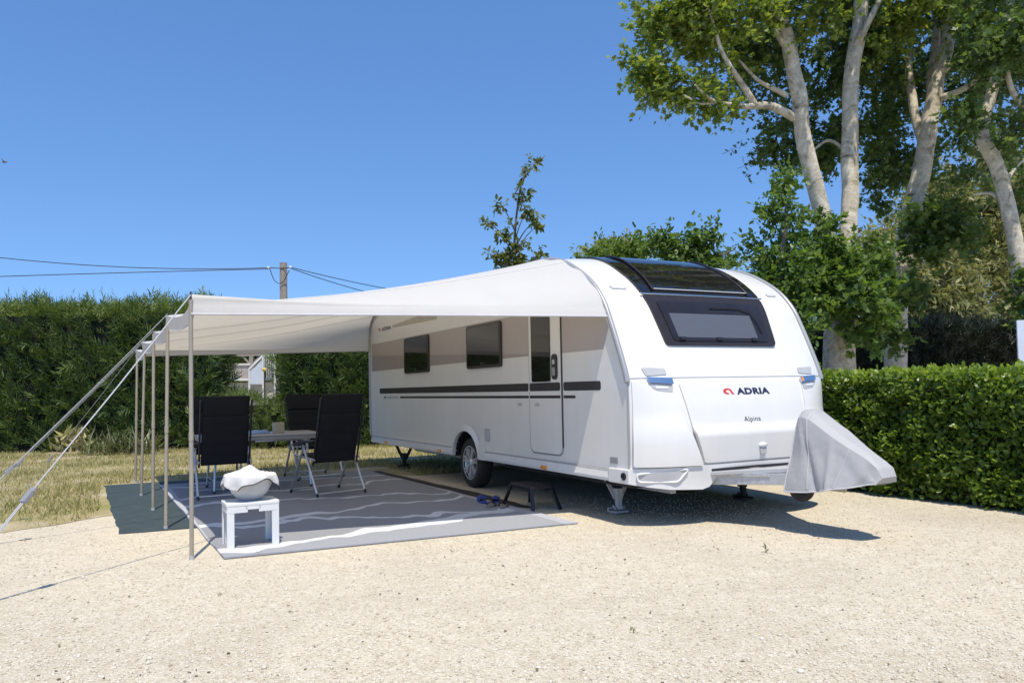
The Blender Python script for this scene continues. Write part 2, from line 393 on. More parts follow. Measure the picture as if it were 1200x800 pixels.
vs=scene.view_settings; vs.view_transform='Standard'; vs.look='None'; vs.gamma=1; vs.exposure=.52; vs.use_curve_mapping=False

# ------------------------------------------------------------------ ground
m_=MB(); m_.add([(-600,-300,0),(600,-300,0),(600,1200,0),(-600,1200,0)],[(0,1,2,3)])
g=m_.build('gravel_ground',M['gravel']); tag(g,'pale cream gravel ground of the pitch','ground',kind='structure')
def wobble(poly,step=.12,amp=.12):
    out=[]
    for i,a in enumerate(poly):
        a=Vector(a);b=Vector(poly[(i+1)%len(poly)]); n=max(1,int((b-a).length/step)) if (b-a).length<15 else 1
        for k in range(n):
            p=a.lerp(b,k/n); q=mnoise.noise_vector(Vector((p.x*1.7,p.y*1.7,3)))+.5*mnoise.noise_vector(Vector((p.x*6,p.y*6,9)))
            out.append((p.x+q.x*amp,p.y+q.y*amp))
    return out
GP=[(-40,6.4),(-8,6.9),(-6,7.15),(-4.95,7.45),(-4.7,7.95),(-4.35,8.7),(-3.6,9.6),(-2.9,11.2),(-2.5,12.4),(-1.4,12.0),(-.2,12.6),(1.5,13.2),(3.5,14.5),(3.5,30),(-40,30)]
gw=wobble(GP); m_=MB(); m_.add([(x,y,.004) for x,y in gw],[tuple(range(len(gw)))])
tag(m_.build('dry_turf',M['soil']),'parched straw coloured turf between the gravel and the tall hedge','ground',kind='structure')
def inpoly(P,poly):
    x,y=P[:,0],P[:,1]; r=np.zeros(len(P),bool); n=len(poly)
    for i in range(n):
        x1,y1=poly[i];x2,y2=poly[(i+1)%n]
        c=((y1>y)!=(y2>y)); 
        with np.errstate(divide='ignore',invalid='ignore'): xi=(x2-x1)*(y-y1)/(y2-y1)+x1
        r^=c&(x<xi)
    return r
n=170000; P=np.c_[rng.uniform(-17,2.5,n),7+11.8*rng.uniform(0,1,n)**1.35]
P=P[inpoly(P,gw)]
dens=np.array([mnoise.noise(Vector((a*.9,b*.9,0)))+.6*mnoise.noise(Vector((a*3.1,b*3.1,5))) for a,b in P])
keep=rng.uniform(-.75,.35,len(P))<dens; P=P[keep];dens=dens[keep]
# keep the blades off the groundsheet and rug
lx=(P[:,0]-OX)*FX.x+(P[:,1]-OY)*FX.y; ly=(P[:,0]-OX)*FY.x+(P[:,1]-OY)*FY.y
k2=~((lx>-7.15)&(lx<-.3)&(ly>-4.28)&(ly<.0)); P=P[k2];dens=dens[k2]
n=len(P); pos=np.c_[P,np.full(n,.003)]; d=unit(np.c_[rng.normal(0,.55,(n,2)),np.ones(n)])
leaves('dry_grass',pos,d,rdir(n),(.045+.05*rng.random(n))*(1+.7*np.clip(dens,0,1)),np.array([(0,.07,0),(1,0,.15),(0,-.07,0)]),M['straw'])
tag(bpy.data.objects['dry_grass'],'short dry straw grass growing in front of the tall hedge','grass',kind='stuff')
# loose pebbles
ico=bmesh.new(); bmesh.ops.create_icosphere(ico,subdivisions=1,radius=1); iv=np.array([v.co[:] for v in ico.verts]); ico.verts.index_update(); ifc=np.array([[v.index for v in f.verts] for f in ico.faces]); ico.free()
n=60000; Y=3.0+6.5*rng.random(n)**1.5; X=(rng.random(n)*2-1)*(Y*.72+.3); s=.0028+.0055*rng.random(n)**2.6
s[rng.random(n)<.004]*=1.8
PX=np.c_[X,Y]
lx=(X-OX)*FX.x+(Y-OY)*FX.y; ly=(X-OX)*FY.x+(Y-OY)*FY.y
ok=~((lx>-7.15)&(lx<-.5)&(ly>-3.55)&(ly<-.2))&~((lx>-7.1)&(lx<-2.2)&(ly>-4.3)&(ly<0))&~inpoly(PX,gw)
X,Y,s=X[ok],Y[ok],s[ok]; n=len(X)
sc=np.c_[.8+.6*rng.random(n),.8+.6*rng.random(n),.45+.35*rng.random(n)]*s[:,None]
a=rng.random(n)*2*PI; ca,sa=np.cos(a),np.sin(a)
v=iv[None]*sc[:,None,:]*(1+.25*rng.normal(size=(n,12,1))*.5)
v=np.stack([v[...,0]*ca[:,None]-v[...,1]*sa[:,None]+X[:,None],v[...,0]*sa[:,None]+v[...,1]*ca[:,None]+Y[:,None],v[...,2]+sc[:,None,2]*.5],-1)
fc=(ifc[None]+12*np.arange(n)[:,None,None]).reshape(-1,3)
tag(np_mesh('loose_gravel',v.reshape(-1,3),fc,M['pebble']),'loose cream gravel stones scattered over the pitch','gravel',kind='stuff')

n=260; Y=3.1+5.5*rng.random(n)**1.2; X=(rng.random(n)*2-1)*(Y*.7); PX=np.c_[X,Y]
lx=(X-OX)*FX.x+(Y-OY)*FX.y; ly=(X-OX)*FY.x+(Y-OY)*FY.y
ok=~((lx>-7.15)&(lx<-.5)&(ly>-4.3)&(ly<2.4))&~inpoly(PX,gw); X,Y=X[ok],Y[ok]; n=len(X)
leaves('leaf_litter',np.c_[X,Y,np.full(n,.006)],np.c_[rng.normal(0,1,(n,2)),rng.normal(0,.15,n)],np.c_[rng.normal(0,.3,(n,2)),np.ones(n)],.012+.022*rng.random(n)**2,T_OVAL,M['litter'])
tag(bpy.data.objects['leaf_litter'],'tiny dry brown leaf bits scattered over the gravel','leaf litter',kind='stuff')

# ------------------------------------------------------------------ caravan
W=2.48
PR=[(-.04,.40),(-.03,.53),(-.02,.70),(-.02,.91),(-.02,1.2),(-.035,1.36),(-.13,1.6),(-.26,1.88),(-.38,2.1),(-.57,2.30),(-.84,2.47),(-1.1,2.585),(-1.4,2.65),(-2,2.672)]
REAR=[(-4.5,2.685),(-6.9,2.67),(-7.3,2.645),(-7.56,2.58),(-7.71,2.46),(-7.775,2.3),(-7.79,2.1),(-7.79,1.0),(-7.77,.6),(-7.70,.41)]
def cr(P,n=14):
    P=[Vector(p) for p in P]; P=[2*P[0]-P[1]]+P+[2*P[-1]-P[-2]]; out=[]
    for i in range(1,len(P)-2):
        for k in range(n):
            t=k/n;a,b,c,d=P[i-1:i+3]
            out.append(.5*((2*b)+(c-a)*t+(2*a-5*b+4*c-d)*t*t+(3*b-a-3*c+d)*t**3))
    out.append(P[-2]); return out
CF=cr(PR,20); SL=[0]
for a,b in zip(CF,CF[1:]): SL.append(SL[-1]+(b-a).length)
CFx=np.array([c.x for c in CF]); CFz=np.array([c.y for c in CF]); SL=np.array(SL)
def fsurf(y,s):
    x=float(np.interp(s,SL,CFx)); z=float(np.interp(s,SL,CFz))+min(s,0)
    if s>SL[-1]: x=-2-(s-SL[-1]); z=2.672+.013*min(1,(s-SL[-1])/2.5)
    t=min(abs(2*y/W-1),1)
    b=float(np.interp(z,[.4,.6,.9,1.1,1.35,1.65],[.25,.25,.23,.18,.10,.07]))*(1-t**5)
    w_=min(1,max(0,(x+2.4))); w_=w_*w_*(3-2*w_)
    return Vector((x+b*w_,y,z+.03*(1-t**4)*min(1,max(0,(z-2.3)/.3))))
def fnorm(y,s):
    e=.01; y=min(max(y,.02),W-.02)
    a=fsurf(y+e,s)-fsurf(y-e,s); b=fsurf(y,s+e)-fsurf(y,s-e)
    return a.cross(b).normalized()
def fpoint(y,s,off): return fsurf(y,s)+fnorm(y,s)*off

car=empty('caravan',(OX,OY,0),PSI)
tag(car,'large white caravan with dark panoramic front window parked on gravel','caravan')
# body shell
b=MB(); NY=48
ys=[W*(.5-.5*math.cos(PI*i/NY)) for i in range(NY+1)]
ss=list(np.arange(.08,SL[-1],.05))+[SL[-1]]
rear=[p for p in cr([PR[-1]]+REAR,8)][1:]
rows=[[fsurf(y,s) for y in ys] for s in ss]
for p in rear:
    rows.append([Vector((p.x-.10*(1-abs(2*y/W-1)**4)*min(1,max(0,-(p.x+6.6))),y,p.y+.03*(1-abs(2*y/W-1)**4)*min(1,max(0,(p.y-2.3)/.3)))) for y in ys])
vs_=[v for r_ in rows for v in r_]; k=NY+1
b.add(vs_,[(i*k+j,i*k+j+1,(i+1)*k+j+1,(i+1)*k+j) for i in range(len(rows)-1) for j in range(NY)],True)
# flat sides with the wheel-arch notch
WX,WZ=-3.64,.325
outline=[(r_[0].x,r_[0].z) for r_ in rows]
arch=[(WX-.40*math.cos(t),.40+.345*math.sin(t)**.9 if math.sin(t)>0 else .40) for t in np.linspace(0,PI,22)]
poly=[(-.035,.40)]+outline+[(-7.69,.40)]+arch
for y in (0,W):
    vv=[(x,y,z) for x,z in poly]; f=tuple(range(len(vv))); b.add(vv,[f if y==0 else f[::-1]])
b.build('body',M['body'],car)
u=MB(); u.box((-3.9,W/2,.395),(7.5,W-.5,.05)); u.box((-1.75,W/2,.35),(2.7,1.9,.10))
u.build('underbody',M['darksteel'],car)
u=MB()
for y in (.55,W-.55): u.beam((-.1,y,.34),(-7.0,y,.34),.06,.16)
u.beam((-3.64,.25,.32),(-3.64,W-.25,.32),.1,.1); u.build('chassis',M['galv'],car,.004)
u=MB(); u.prism([(WX-.40,.39)]+[(WX-.40*math.cos(t),.40+.345*math.sin(t)) for t in np.linspace(0,PI,18)]+[(WX+.40,.39)],.012,.35)
# keep only the curved liner and back wall of the well
u.f=u.f[1:]; u.sm=u.sm[1:]; u.f=[f for i,f in enumerate(u.f) if i!=len(u.f)-1]; u.sm=u.sm[:len(u.f)]
u.build('wheel_well',M['black'],car)
# rails along the profile edges
def edge_path(zmin,y):
    out=[]
    for s in np.arange(0,SL[-1]+.01,.04):
        p=fsurf(y if y else 0,s)
        if p.z>=zmin: out.append(Vector((p.x,y,p.z)))
    for p in rear:
        if p.y>.5: out.append(Vector((p.x,y,p.y)))
    return out
for y,sg in ((0,-1),(W,1)):
    b=MB(); P_=edge_path(1.30,y); off=.0
    b.tube([p+Vector((.005,sg*.006,0)) for p in P_],.026,8)
    r_=b.build('awning_rail',M['rail'],car)
    b=MB(); b.tube([p+Vector((-.035,sg*.004,-.012)) if p.z<2.6 else p+Vector((0,sg*.004,-.04)) for p in P_],.011,6)
    b.build('rail_bead',M['trim'],r_)
    b=MB(); b.tube([Vector((fsurf(y,s).x,y+sg*.002,fsurf(y,s).z)) for s in np.arange(.14,.95,.05)],.009,6); b.build('corner_trim',M['rail'],car)
# patches on the moulded front
def patch(poly,off,name,m,parent=None,thick=.02,step=.06,smooth=True,offfn=None):
    bm=bmesh.new(); vv=[bm.verts.new((y,s,0)) for y,s in poly]; bm.faces.new(vv)
    for ax in (0,1):
        lo=min(p[ax] for p in poly);hi=max(p[ax] for p in poly); c=lo+step
        while c<hi-1e-3:
            co=[0,0,0];no=[0,0,0];co[ax]=c;no[ax]=1
            bmesh.ops.bisect_plane(bm,geom=bm.verts[:]+bm.edges[:]+bm.faces[:],plane_co=co,plane_no=no); c+=step
    bnd=[e for e in bm.edges if len(e.link_faces)==1]
    idx={v:i for i,v in enumerate(bm.verts)}
    src=[(v.co.x,v.co.y) for v in bm.verts]; fs=[[idx[v] for v in f.verts] for f in bm.faces]; be=[(idx[e.verts[0]],idx[e.verts[1]]) for e in bnd]
    bm.free()
    o_=(lambda y,s:offfn(y,s)) if offfn else (lambda y,s:off)
    top=[fpoint(y,s,o_(y,s)) for y,s in src]; low=[fpoint(y,s,o_(y,s)-thick) for y,s in src]
    b=MB(); 
    # orient outward
    f0=fs[0]; nn=(top[f0[1]]-top[f0[0]]).cross(top[f0[2]]-top[f0[1]])
    if nn.dot(fnorm(*src[f0[0]]))<0: fs=[f[::-1] for f in fs]
    b.add(top,fs,smooth)
    for i,j in be: b.add([top[i],top[j],low[j],low[i]],[(0,1,2,3)])
    return b.build(name,m,parent or car)
def rpoly(pts,r,n=4):
    out=[]; k=len(pts)
    for i in range(k):
        p=Vector(pts[i]);a=Vector(pts[i-1]);c=Vector(pts[(i+1)%k])
        da=(a-p);dc=(c-p); ra=min(r,da.length*.45); rc=min(r,dc.length*.45)
        A=p+da.normalized()*ra; Cc=p+dc.normalized()*rc
        for j in range(n+1):
            t=j/n; q=A*(1-t)**2+p*2*t*(1-t)+Cc*t*t; out.append((q.x,q.y))
    return out
mir=lambda P:[(W-y,s) for y,s in P][::-1]
# seam under the window line
for y0,y1 in ((.03,W-.03),):
    b=MB(); b.tube([fpoint(y,.955,.001) for y in np.linspace(y0,y1,40)],.006,5); b.build('body_seam',M['ltgrey'],car)
# front window
fw=patch(rpoly([(.44,1.872),(W-.50,1.872),(W-.57,1.285),(.50,1.285)],.05),.022,'front_window',M['frame'])
patch(rpoly([(.545,1.775),(W-.60,1.775),(W-.66,1.325),(.60,1.325)],.04),.030,'pane',M['smoke'],fw,.01)
patch(rpoly([(.64,1.63),(W-.80,1.63),(W-.80,1.36),(.66,1.36)],.015),.0335,'blind',M['blind'],fw,.004)
b=MB(); b.tube([fpoint(y,s,.045) for y,s in ((W-1.30,1.70),(W-.92,1.70),(W-.80,1.66),(W-.74,1.56),(W-.72,1.42))],.006,6); b.build('grab_bar',M['frame'],fw)
b=MB(); b.tube([fpoint(y,1.868,.024) for y in np.linspace(.42,W-.48,24)],.011,6); b.build('window_hinge',M['chrome'],fw)
for y in (.70,1.16,W-.86):
    b=MB(); p=fpoint(y,1.345,.04); b.box(p,(.02,.07,.03)); b.build('latch',M['black'],fw,.004)
rw=patch(rpoly([(.44,1.876),(W-.50,1.876),(W-.52,2.3),(W-.6,2.75),(W-.60,3.9),(.42,3.9),(.42,2.55),(.42,2.3)],.04),.022,'roof_window',M['glass'])
patch(rpoly([(.59,1.925),(W-.66,1.925),(W-.70,2.55),(W-.72,2.9),(.66,2.9),(.64,2.5)],.05),.032,'skylight',M['glass'],rw,.012)
for y0,y1 in ((.585,.64),(W-.655,W-.70)):
    b=MB(); b.tube([fpoint(y0+(y1-y0)*min(1,(s-1.92)/.6),s,.036) for s in np.arange(1.92,2.9,.06)],.012,6); b.build('skylight_rail',M['frame'],rw)
b=MB(); b.tube([fpoint(y,1.935,.036) for y in np.linspace(.60,W-.67,20)],.007,6); b.build('skylight_edge',M['ltgrey'],rw)
# small vents high on both cheeks
for P_ in ([(.14,2.0),(.31,1.985),(.31,1.945),(.155,1.95)],):
    for Q in (P_,mir(P_)):
        v_=patch(rpoly(Q,.012),.008,'front_vent',M['ltgrey'])
        patch([( (p[0]-sum(q[0] for q in Q)/4)*.8+sum(q[0] for q in Q)/4,(p[1]-sum(q[1] for q in Q)/4)*.45+sum(q[1] for q in Q)/4) for p in Q],.0105,'vent_slot',M['trim'],v_,.005)
# front locker door with its ledge
def loff(y,s):
    if s>.50: return .014
    if s>.435: return .014+.045*(.50-s)/.065
    return .059-.030*(.435-s)/.27
lk=patch(rpoly([(.49,.905),(W-.49,.905),(W-.53,.47),(W-.64,.17),(.65,.17),(.55,.46)],.03),0,'front_locker_door',M['body'],thick=.04,step=.0325,offfn=loff)
# flared corner panels beside the locker
def coff(y,s): return .014+.035*min(1,max(0,(.62-s)/.2))
ck=[(.03,.155),(.62,.155),(.53,.40),(.475,.50),(.445,.66),(.42,.82),(.41,.935),(.03,.935)]
for Q in (ck,mir(ck)): patch(rpoly(Q,.02),.014,'corner_panel',M['body'],thick=.05,offfn=coff,step=.05)
# grab handles with lamps
for fl in (0,1):
    mm=(lambda P:mir(P)) if fl else (lambda P:P)
    h_=patch(rpoly(mm([(.145,1.055),(.385,1.045),(.395,.985),(.175,.975)]),.02),.008,'grab_handle',M['ltgrey'])
    patch(rpoly(mm([(.19,.90),(.415,.885),(.405,.815),(.25,.835),(.205,.86)]),.03),.018,'lamp_recess',M['ltgrey'],h_)
    patch(rpoly(mm([(.23,.875),(.36,.868),(.36,.85),(.24,.853)]),.006),.022,'lamp_lens',M['whiteplastic'],h_,.006)
    patch(rpoly(mm([(.165,.955),(.42,.935),(.42,.885),(.18,.905)]),.008),.034,'chrome_bar',M['chrome'],h_,.015)
    if fl: patch(mm([(.385,.932),(.41,.93),(.41,.892),(.385,.894)]),.036,'marker_lamp',M['orange'],h_,.004)
# bumper
bp=[(.0,.135),(.0,-.005),(.13,-.03),(.30,-.055),(.62,-.07),(.70,-.05),(.77,.02),(.84,.085),(W-.84,.085),(W-.77,.02),(W-.70,-.05),(W-.62,-.07),(W-.30,-.055),(W-.13,-.03),(W,-.005),(W,.135),(W-.64,.15),(.64,.15)]
bu=patch(bp,.03,'front_bumper',M['trim'],thick=.08)
pk=[(.05,.092),(.47,.128),(.37,.015),(.06,.018)]
for Q in (pk,mir(pk)):
    po=patch(rpoly(Q,.03),.034,'bumper_pocket',M['midgrey'] if False else M['ltgrey'],bu,.01)  # raised patch; its grey stands for the shading of a hollow
    b=MB(); rp=rpoly(Q,.03); b.tube([fpoint(y,s,.038) for y,s in rp+[rp[0]]],.011,6); b.build('pocket_rim',M['trim'],po)
for y,sg in ((0,-1),(W,1)):
    b=MB(); b.box((-.17,y+sg*.008,.46),(.33,.04,.135)); cb=b.build('bumper_corner',M['trim'],car,.012)
    b=MB(); b.lathe([(.0,0),(.028,0),(.034,.004),(.034,-.01)],(-.08,y+sg*.031,.463),'y',20); b.build('tow_eye_hole',M['black'],cb)
# lettering
def text_mesh(s,size,bold=0.0,xs=1.0,shear=0):
    cu=bpy.data.curves.new('t','FONT'); cu.body=s; cu.size=size; cu.offset=bold; cu.shear=shear; cu.resolution_u=3
    cu.space_character=1.08
    ob=bpy.data.objects.new('t',cu); COL.objects.link(ob); dg=bpy.context.evaluated_depsgraph_get(); dg.update()
    me=ob.evaluated_get(dg).to_mesh(); vv=[(v.co.x*xs,v.co.y) for v in me.vertices]; ff=[tuple(p.vertices) for p in me.polygons]
    ob.evaluated_get(dg).to_mesh_clear(); bpy.data.objects.remove(ob); bpy.data.curves.remove(cu)
    return vv,ff
def lettering(s,x0,x1,z0,h,fn,name,m,parent,bold=0,shear=0):
    vv,ff=text_mesh(s,1,bold,1,shear)
    ax=min(v[0] for v in vv);bx=max(v[0] for v in vv); 
    cap=.72; k=h/cap
    b=MB(); b.add([fn(x0+(v[0]-ax)/(bx-ax)*(x1-x0),z0+v[1]*k) for v in vv],ff)
    return b.build(name,m,parent)
def emblem(x0,x1,z0,h,fn,name,m,parent):
    # stylised open ring with a slanted leg
    w=x1-x0; out=[];inn=[]
    for t in np.linspace(R(250),R(-8),22):
        out.append((x0+w*.42+w*.42*math.cos(t),z0+h*.5+h*.5*math.sin(t))); inn.append((x0+w*.46+w*.20*math.cos(t),z0+h*.48+h*.27*math.sin(t)))
    b=MB(); n_=len(out); b.add([fn(*p) for p in out+inn],[(i,i+1,n_+i+1,n_+i) for i in range(n_-1)])
    q=[(x0+w*.64,z0+h*.48),(x0+w*.84,z0+h*.48),(x1,z0),(x0+w*.80,z0)]; b.add([fn(*p) for p in q],[(0,3,2,1)])
    c=[(x0+w*.40+w*.11*math.cos(t),z0+h*.13+h*.12*math.sin(t)) for t in np.linspace(0,2*PI,13)[:-1]]; b.add([fn(*p) for p in c],[tuple(range(12))])
    return b.build(name,m,parent)
ff_=lambda y,s:fpoint(y,s,.0175)
lettering('ADRIA',1.15,1.575,.783,.058,ff_,'lettering',M['navy'],lk,.045)
emblem(.985,1.115,.783,.058,ff_,'emblem',M['red'],lk)
lettering('Alpina',1.165,1.375,.525,.05,ff_,'model_lettering',M['stripe'],lk,-.004)
b=MB(); b.lathe([(.0,.02),(.035,.018),(.042,.0)],(0,0,0),'x',20); hp=fpoint(1.34,.30,.045)
for v in b.v: v.y*=1.25; v.z*=.62; v+=hp
lh=b.build('locker_handle',M['whiteplastic'],lk)
b=MB(); b.box(hp+Vector((.004,0,-.055)),(.012,.075,.06)); b.build('handle_recess',M['ltgrey'],lk,.012)
# ---- side fittings (near side, y=0; proud by a few mm)
def sideplate(poly,proud,name,m,parent=None,depth=.02,bevel=0,y=0):
    b=MB(); b.prism(poly,-proud,-proud+depth); return b.build(name,m,parent or car,bevel)
def rrect(x0,x1,z0,z1,r): return rpoly([(x0,z0),(x1,z0),(x1,z1),(x0,z1)],r)
sideplate([(-7.70,1.645),(-1.885,1.645),(-1.885,2.125),(-7.70,2.125)],.0015,'brown_band',M['bandlt'],depth=.001)
sideplate([(-7.70,1.645),(-3.55,1.645),(-1.885,1.645),(-1.885,1.665),(-3.55,1.745),(-7.70,1.92)],.003,'dark_band',M['band'],depth=.001)
sideplate([(-1.165,1.64),(-.40,1.64),(-.285,1.89),(-.40,2.05),(-1.165,2.08)],.0015,'front_band',M['bandlt'],depth=.001)
sideplate([(-6.55,2.33),(-4.6,2.30),(-4.6,2.42),(-5.0,2.43),(-6.55,2.375)],.0015,'beige_stripe',M['beige'],depth=.001)
for x0,x1 in ((-7.27,-1.905),(-1.86,-1.20),(-1.15,-.46)):
    sideplate(rrect(x0,x1,1.25,1.34,.028),.0115 if x0==-1.86 else .002,'dark_stripe',M['stripe'],depth=.001)
for x0,x1 in ((-6.22,-1.905),(-1.86,-1.20),(-1.15,-.92),(-7.03,-6.93)):
    sideplate(rrect(x0,x1,1.172,1.202,.008),.0115 if x0==-1.86 else .002,'thin_stripe',M['stripe'],depth=.001)
sf=lambda x,z:Vector((x,-.003,z))
lettering('ADRIA',-7.10,-6.62,2.32,.062,sf,'side_lettering',M['navy'],car,.02)
emblem(-7.29,-7.15,2.32,.062,sf,'side_emblem',M['red'],car)
lettering('alpina',-6.86,-6.32,1.168,.052,sf,'side_model_lettering',M['midgrey'],car,0,.2)
def window(x0,x1,z0,z1):
    w_=sideplate(rrect(x0,x1,z0,z1,.05),.028,'side_window',M['frame'],depth=.03,bevel=.004)
    sideplate(rrect(x0+.035,x1-.035,z0+.035,z1-.035,.04),.031,'pane',M['glass'],w_,.004)
    b=MB(); b.box((x0+.5*(x1-x0),-.034,z0+.055),(.10,.008,.025)); b.build('window_catch',M['black'],w_,.003)
    return w_
window(-5.94,-4.90,1.555,2.11); window(-3.54,-2.54,1.55,2.105)
dr=sideplate(rrect(-1.865,-1.185,.585,2.42,.10),.010,'entry_door',M['body'],depth=.03)
b=MB(); P_=rrect(-1.875,-1.175,.575,2.42,.10); b.tube([Vector((x,-.001,z)) for x,z in P_+[P_[0]]],.008,6); b.build('door_seal',M['midgrey'],dr)
b=MB(); b.tube([(-1.172,-.006,.66),(-1.172,-.006,2.40)],.009,6); b.build('door_edge',M['stripe'],dr)
sideplate(rrect(-1.80,-1.39,1.35,2.38,.03),.020,'door_window',M['glass'],dr,.012,.003)
dh=sideplate(rrect(-1.355,-1.245,1.37,1.64,.05),.026,'door_handle',M['black'],dr,.02,.005)
sideplate(rrect(-1.325,-1.275,1.53,1.58,.012),.030,'lock',M['alu'],dh,.006)
sideplate(rrect(-1.33,-1.27,1.41,1.50,.02),.031,'grip',M['midgrey'],dh,.006)
sideplate(rrect(-3.06,-2.92,.64,.80,.012),.012,'outlet_cover',M['ltgrey'],None,.012,.003)
sideplate(rrect(-.325,-.205,.565,.625,.006),.008,'socket_cover',M['midgrey'],None,.008,.002)
for x in (-2.12,-1.70):
    sideplate(rrect(x-.05,x+.05,1.085,1.12,.006),.0115 if x>-1.8 else .004,'badge',M['ltgrey'],None,.003)
# side skirts
for x0,x1 in ((-7.72,-4.10),(-3.17,-.335)):
    b=MB(); b.prism([(0,.398),(-.022,.402),(-.026,.43),(-.018,.47),(-.014,.49),(0,.505)],x0,x1,'yz'); b.build('side_skirt',M['trim'],car)
    b=MB(); b.tube([(x0,-.012,.508),(x1,-.012,.508)],.005,5); b.build('skirt_line',M['rail'],car)
    b=MB(); b.prism([(W,.398),(W+.022,.402),(W+.014,.49),(W,.505)],x0,x1,'yz'); b.build('side_skirt',M['trim'],car)
for x,z in ((-6.89,.432),(-4.52,.432),(-1.55,.432)):
    b=MB(); b.box((x,-.031,z),(.12,.014,.038)); b.build('side_reflector',M['orange'],car,.004)
# wheel arch
b=MB(); n_=26
def archpt(t,r,y):
    rx=.40+r; 
    return Vector((WX-rx*math.cos(t),y,.40+(.345+r)*math.sin(t)))
b.grid(lambda a,c:archpt(.02+a*(PI-.04),.0+.085*c,-.03+.022*c) ,n_,4)
b.grid(lambda a,c:archpt(.02+a*(PI-.04),.0,.03-.06*c),n_,1)
b.prism([(WX+.40,.40),(WX+.62,.40),(WX+.60,.50),(WX+.52,.66),(WX+.42,.60)],-.028,-.004)
b.build('wheel_arch',M['body'],car)
# wheels
def wheel(y,sg):
    r=.325
    whl=MB(); 
    prof=[(.205,-.085),(.235,-.10),(.285,-.105),(.312,-.085),(.325,-.05),(.325,.05),(.312,.085),(.285,.105),(.235,.10),(.205,.085)]
    whl.lathe([(a,h) for a,h in prof],(0,0,0),'y',44,close=True)
    for c_ in whl.v: pass
    t=empty('wheel',(WX,y,r)); t.parent=car
    whl.build('tyre',M['rubber'],t)
    q=MB(); s_=sg
    q.lathe([(.208,s_*.095),(.222,s_*.10),(.214,s_*.088),(.195,s_*.06),(.19,-s_*.08)],(0,0,0),'y',44)
    for i in range(7):
        a=2*PI*i/7+.2
        for da in (-.13,.13):
            p0=Vector((.045*math.cos(a),s_*.075,.045*math.sin(a))); p1=Vector((.20*math.cos(a+da),s_*.085,.20*math.sin(a+da)))
            q.beam(p0,p1,.026,.028,up=(0,1,0))
    q.lathe([(0,s_*.10),(.035,s_*.098),(.055,s_*.088),(.06,s_*.06)],(0,0,0),'y',24)
    q.build('rim',M['rim'],t)
    q=MB(); q.lathe([(0,-.03*s_),(.20,-.03*s_)],(0,0,0),'y',30); q.build('brake_drum',M['black'],t)
wheel(.14,-1); wheel(W-.14,1)
# corner steadies
def steady(x,y,dx,dark):
    b=MB()
    b.beam((x-.08,y-.12,.41),(x-.01,y-.03,.17),.045,.018,up=(1,0,0)); b.beam((x+.08,y+.12,.41),(x+.01,y+.03,.17),.045,.018,up=(1,0,0))
    b.box((x,y,.20),(.085,.07,.11)); b.beam((x,y,.20),(x+dx*.02,y,.04),.06,.045,up=(1,0,0))
    for s_ in (-1,1): b.beam((x-.03*1,y+s_*.045,.075),(x+.03,y+s_*.045,.05),.012,.03)
    st=b.build('corner_steady',M['darksteel'] if dark else M['galv'],car,.003)
    b=MB(); b.box((x,y,.022),(.15,.17,.024)); b.tube([(x-.04,y-.1,.05),(x-.04,y+.1,.05)],.014,8); b.build('foot_plate',M['galv'] if not dark else M['darksteel'],st,.004)
steady(-.80,.40,1,False); steady(-.80,W-.40,1,True); steady(-6.62,.2,-1,True); steady(-6.62,W-.3,-1,True)
# drawbar
b=MB()
for sg in (-1,1):
    b.beam((-.35,W/2+sg*.66,.375),(1.25,W/2+sg*.04,.475),.05,.10)
    b.beam((-.30,W/2+sg*.70,.440),(.72,W/2+sg*.27,.475),.02,.035)
db=b.build('drawbar',M['galv'],car,.006)
b=MB()
b.add([(-.02,.55,.458),(-.02,W-.55,.458),(.84,W/2+.17,.545),(.84,W/2-.17,.545),(-.02,.55,.425),(-.02,W-.55,.425),(.84,W/2+.17,.505),(.84,W/2-.17,.505)],[(0,1,2,3),(7,6,5,4),(0,3,7,4),(1,5,6,2),(3,2,6,7),(0,4,5,1)])
b.build('drawbar_fairing',M['ltgrey'],db,.006)
b=MB(); b.tube([(.24,.72,.500),(.27,1.24,.506),(.24,W-.72,.500)],.012,6); b.build('fairing_seal',M['black'],db)
b=MB(); b.beam((1.25,W/2,.49),(1.55,W/2,.53),.07,.06); b.tube([(1.25,W/2,.60),(1.48,W/2,.58)],.02,8); b.build('hitch_head',M['darksteel'],db,.01)
jw=MB(); jw.tube([(.96,W/2-.02,.82),(.96,W/2-.02,.42)],.025,10); jw.beam((.92,W/2-.12,.50),(.92,W/2-.12,.39),.03,.07)
j_=jw.build('jockey_wheel',M['darksteel'],car)
jw=MB(); jw.lathe([(.0,-.02),(.06,-.022),(.10,-.035),(.122,-.03),(.128,0),(.122,.03),(.10,.035),(.06,.022),(0,.02)],(.92,W/2-.12,.385),'y',28); jw.build('tyre',M['rubber'],j_)

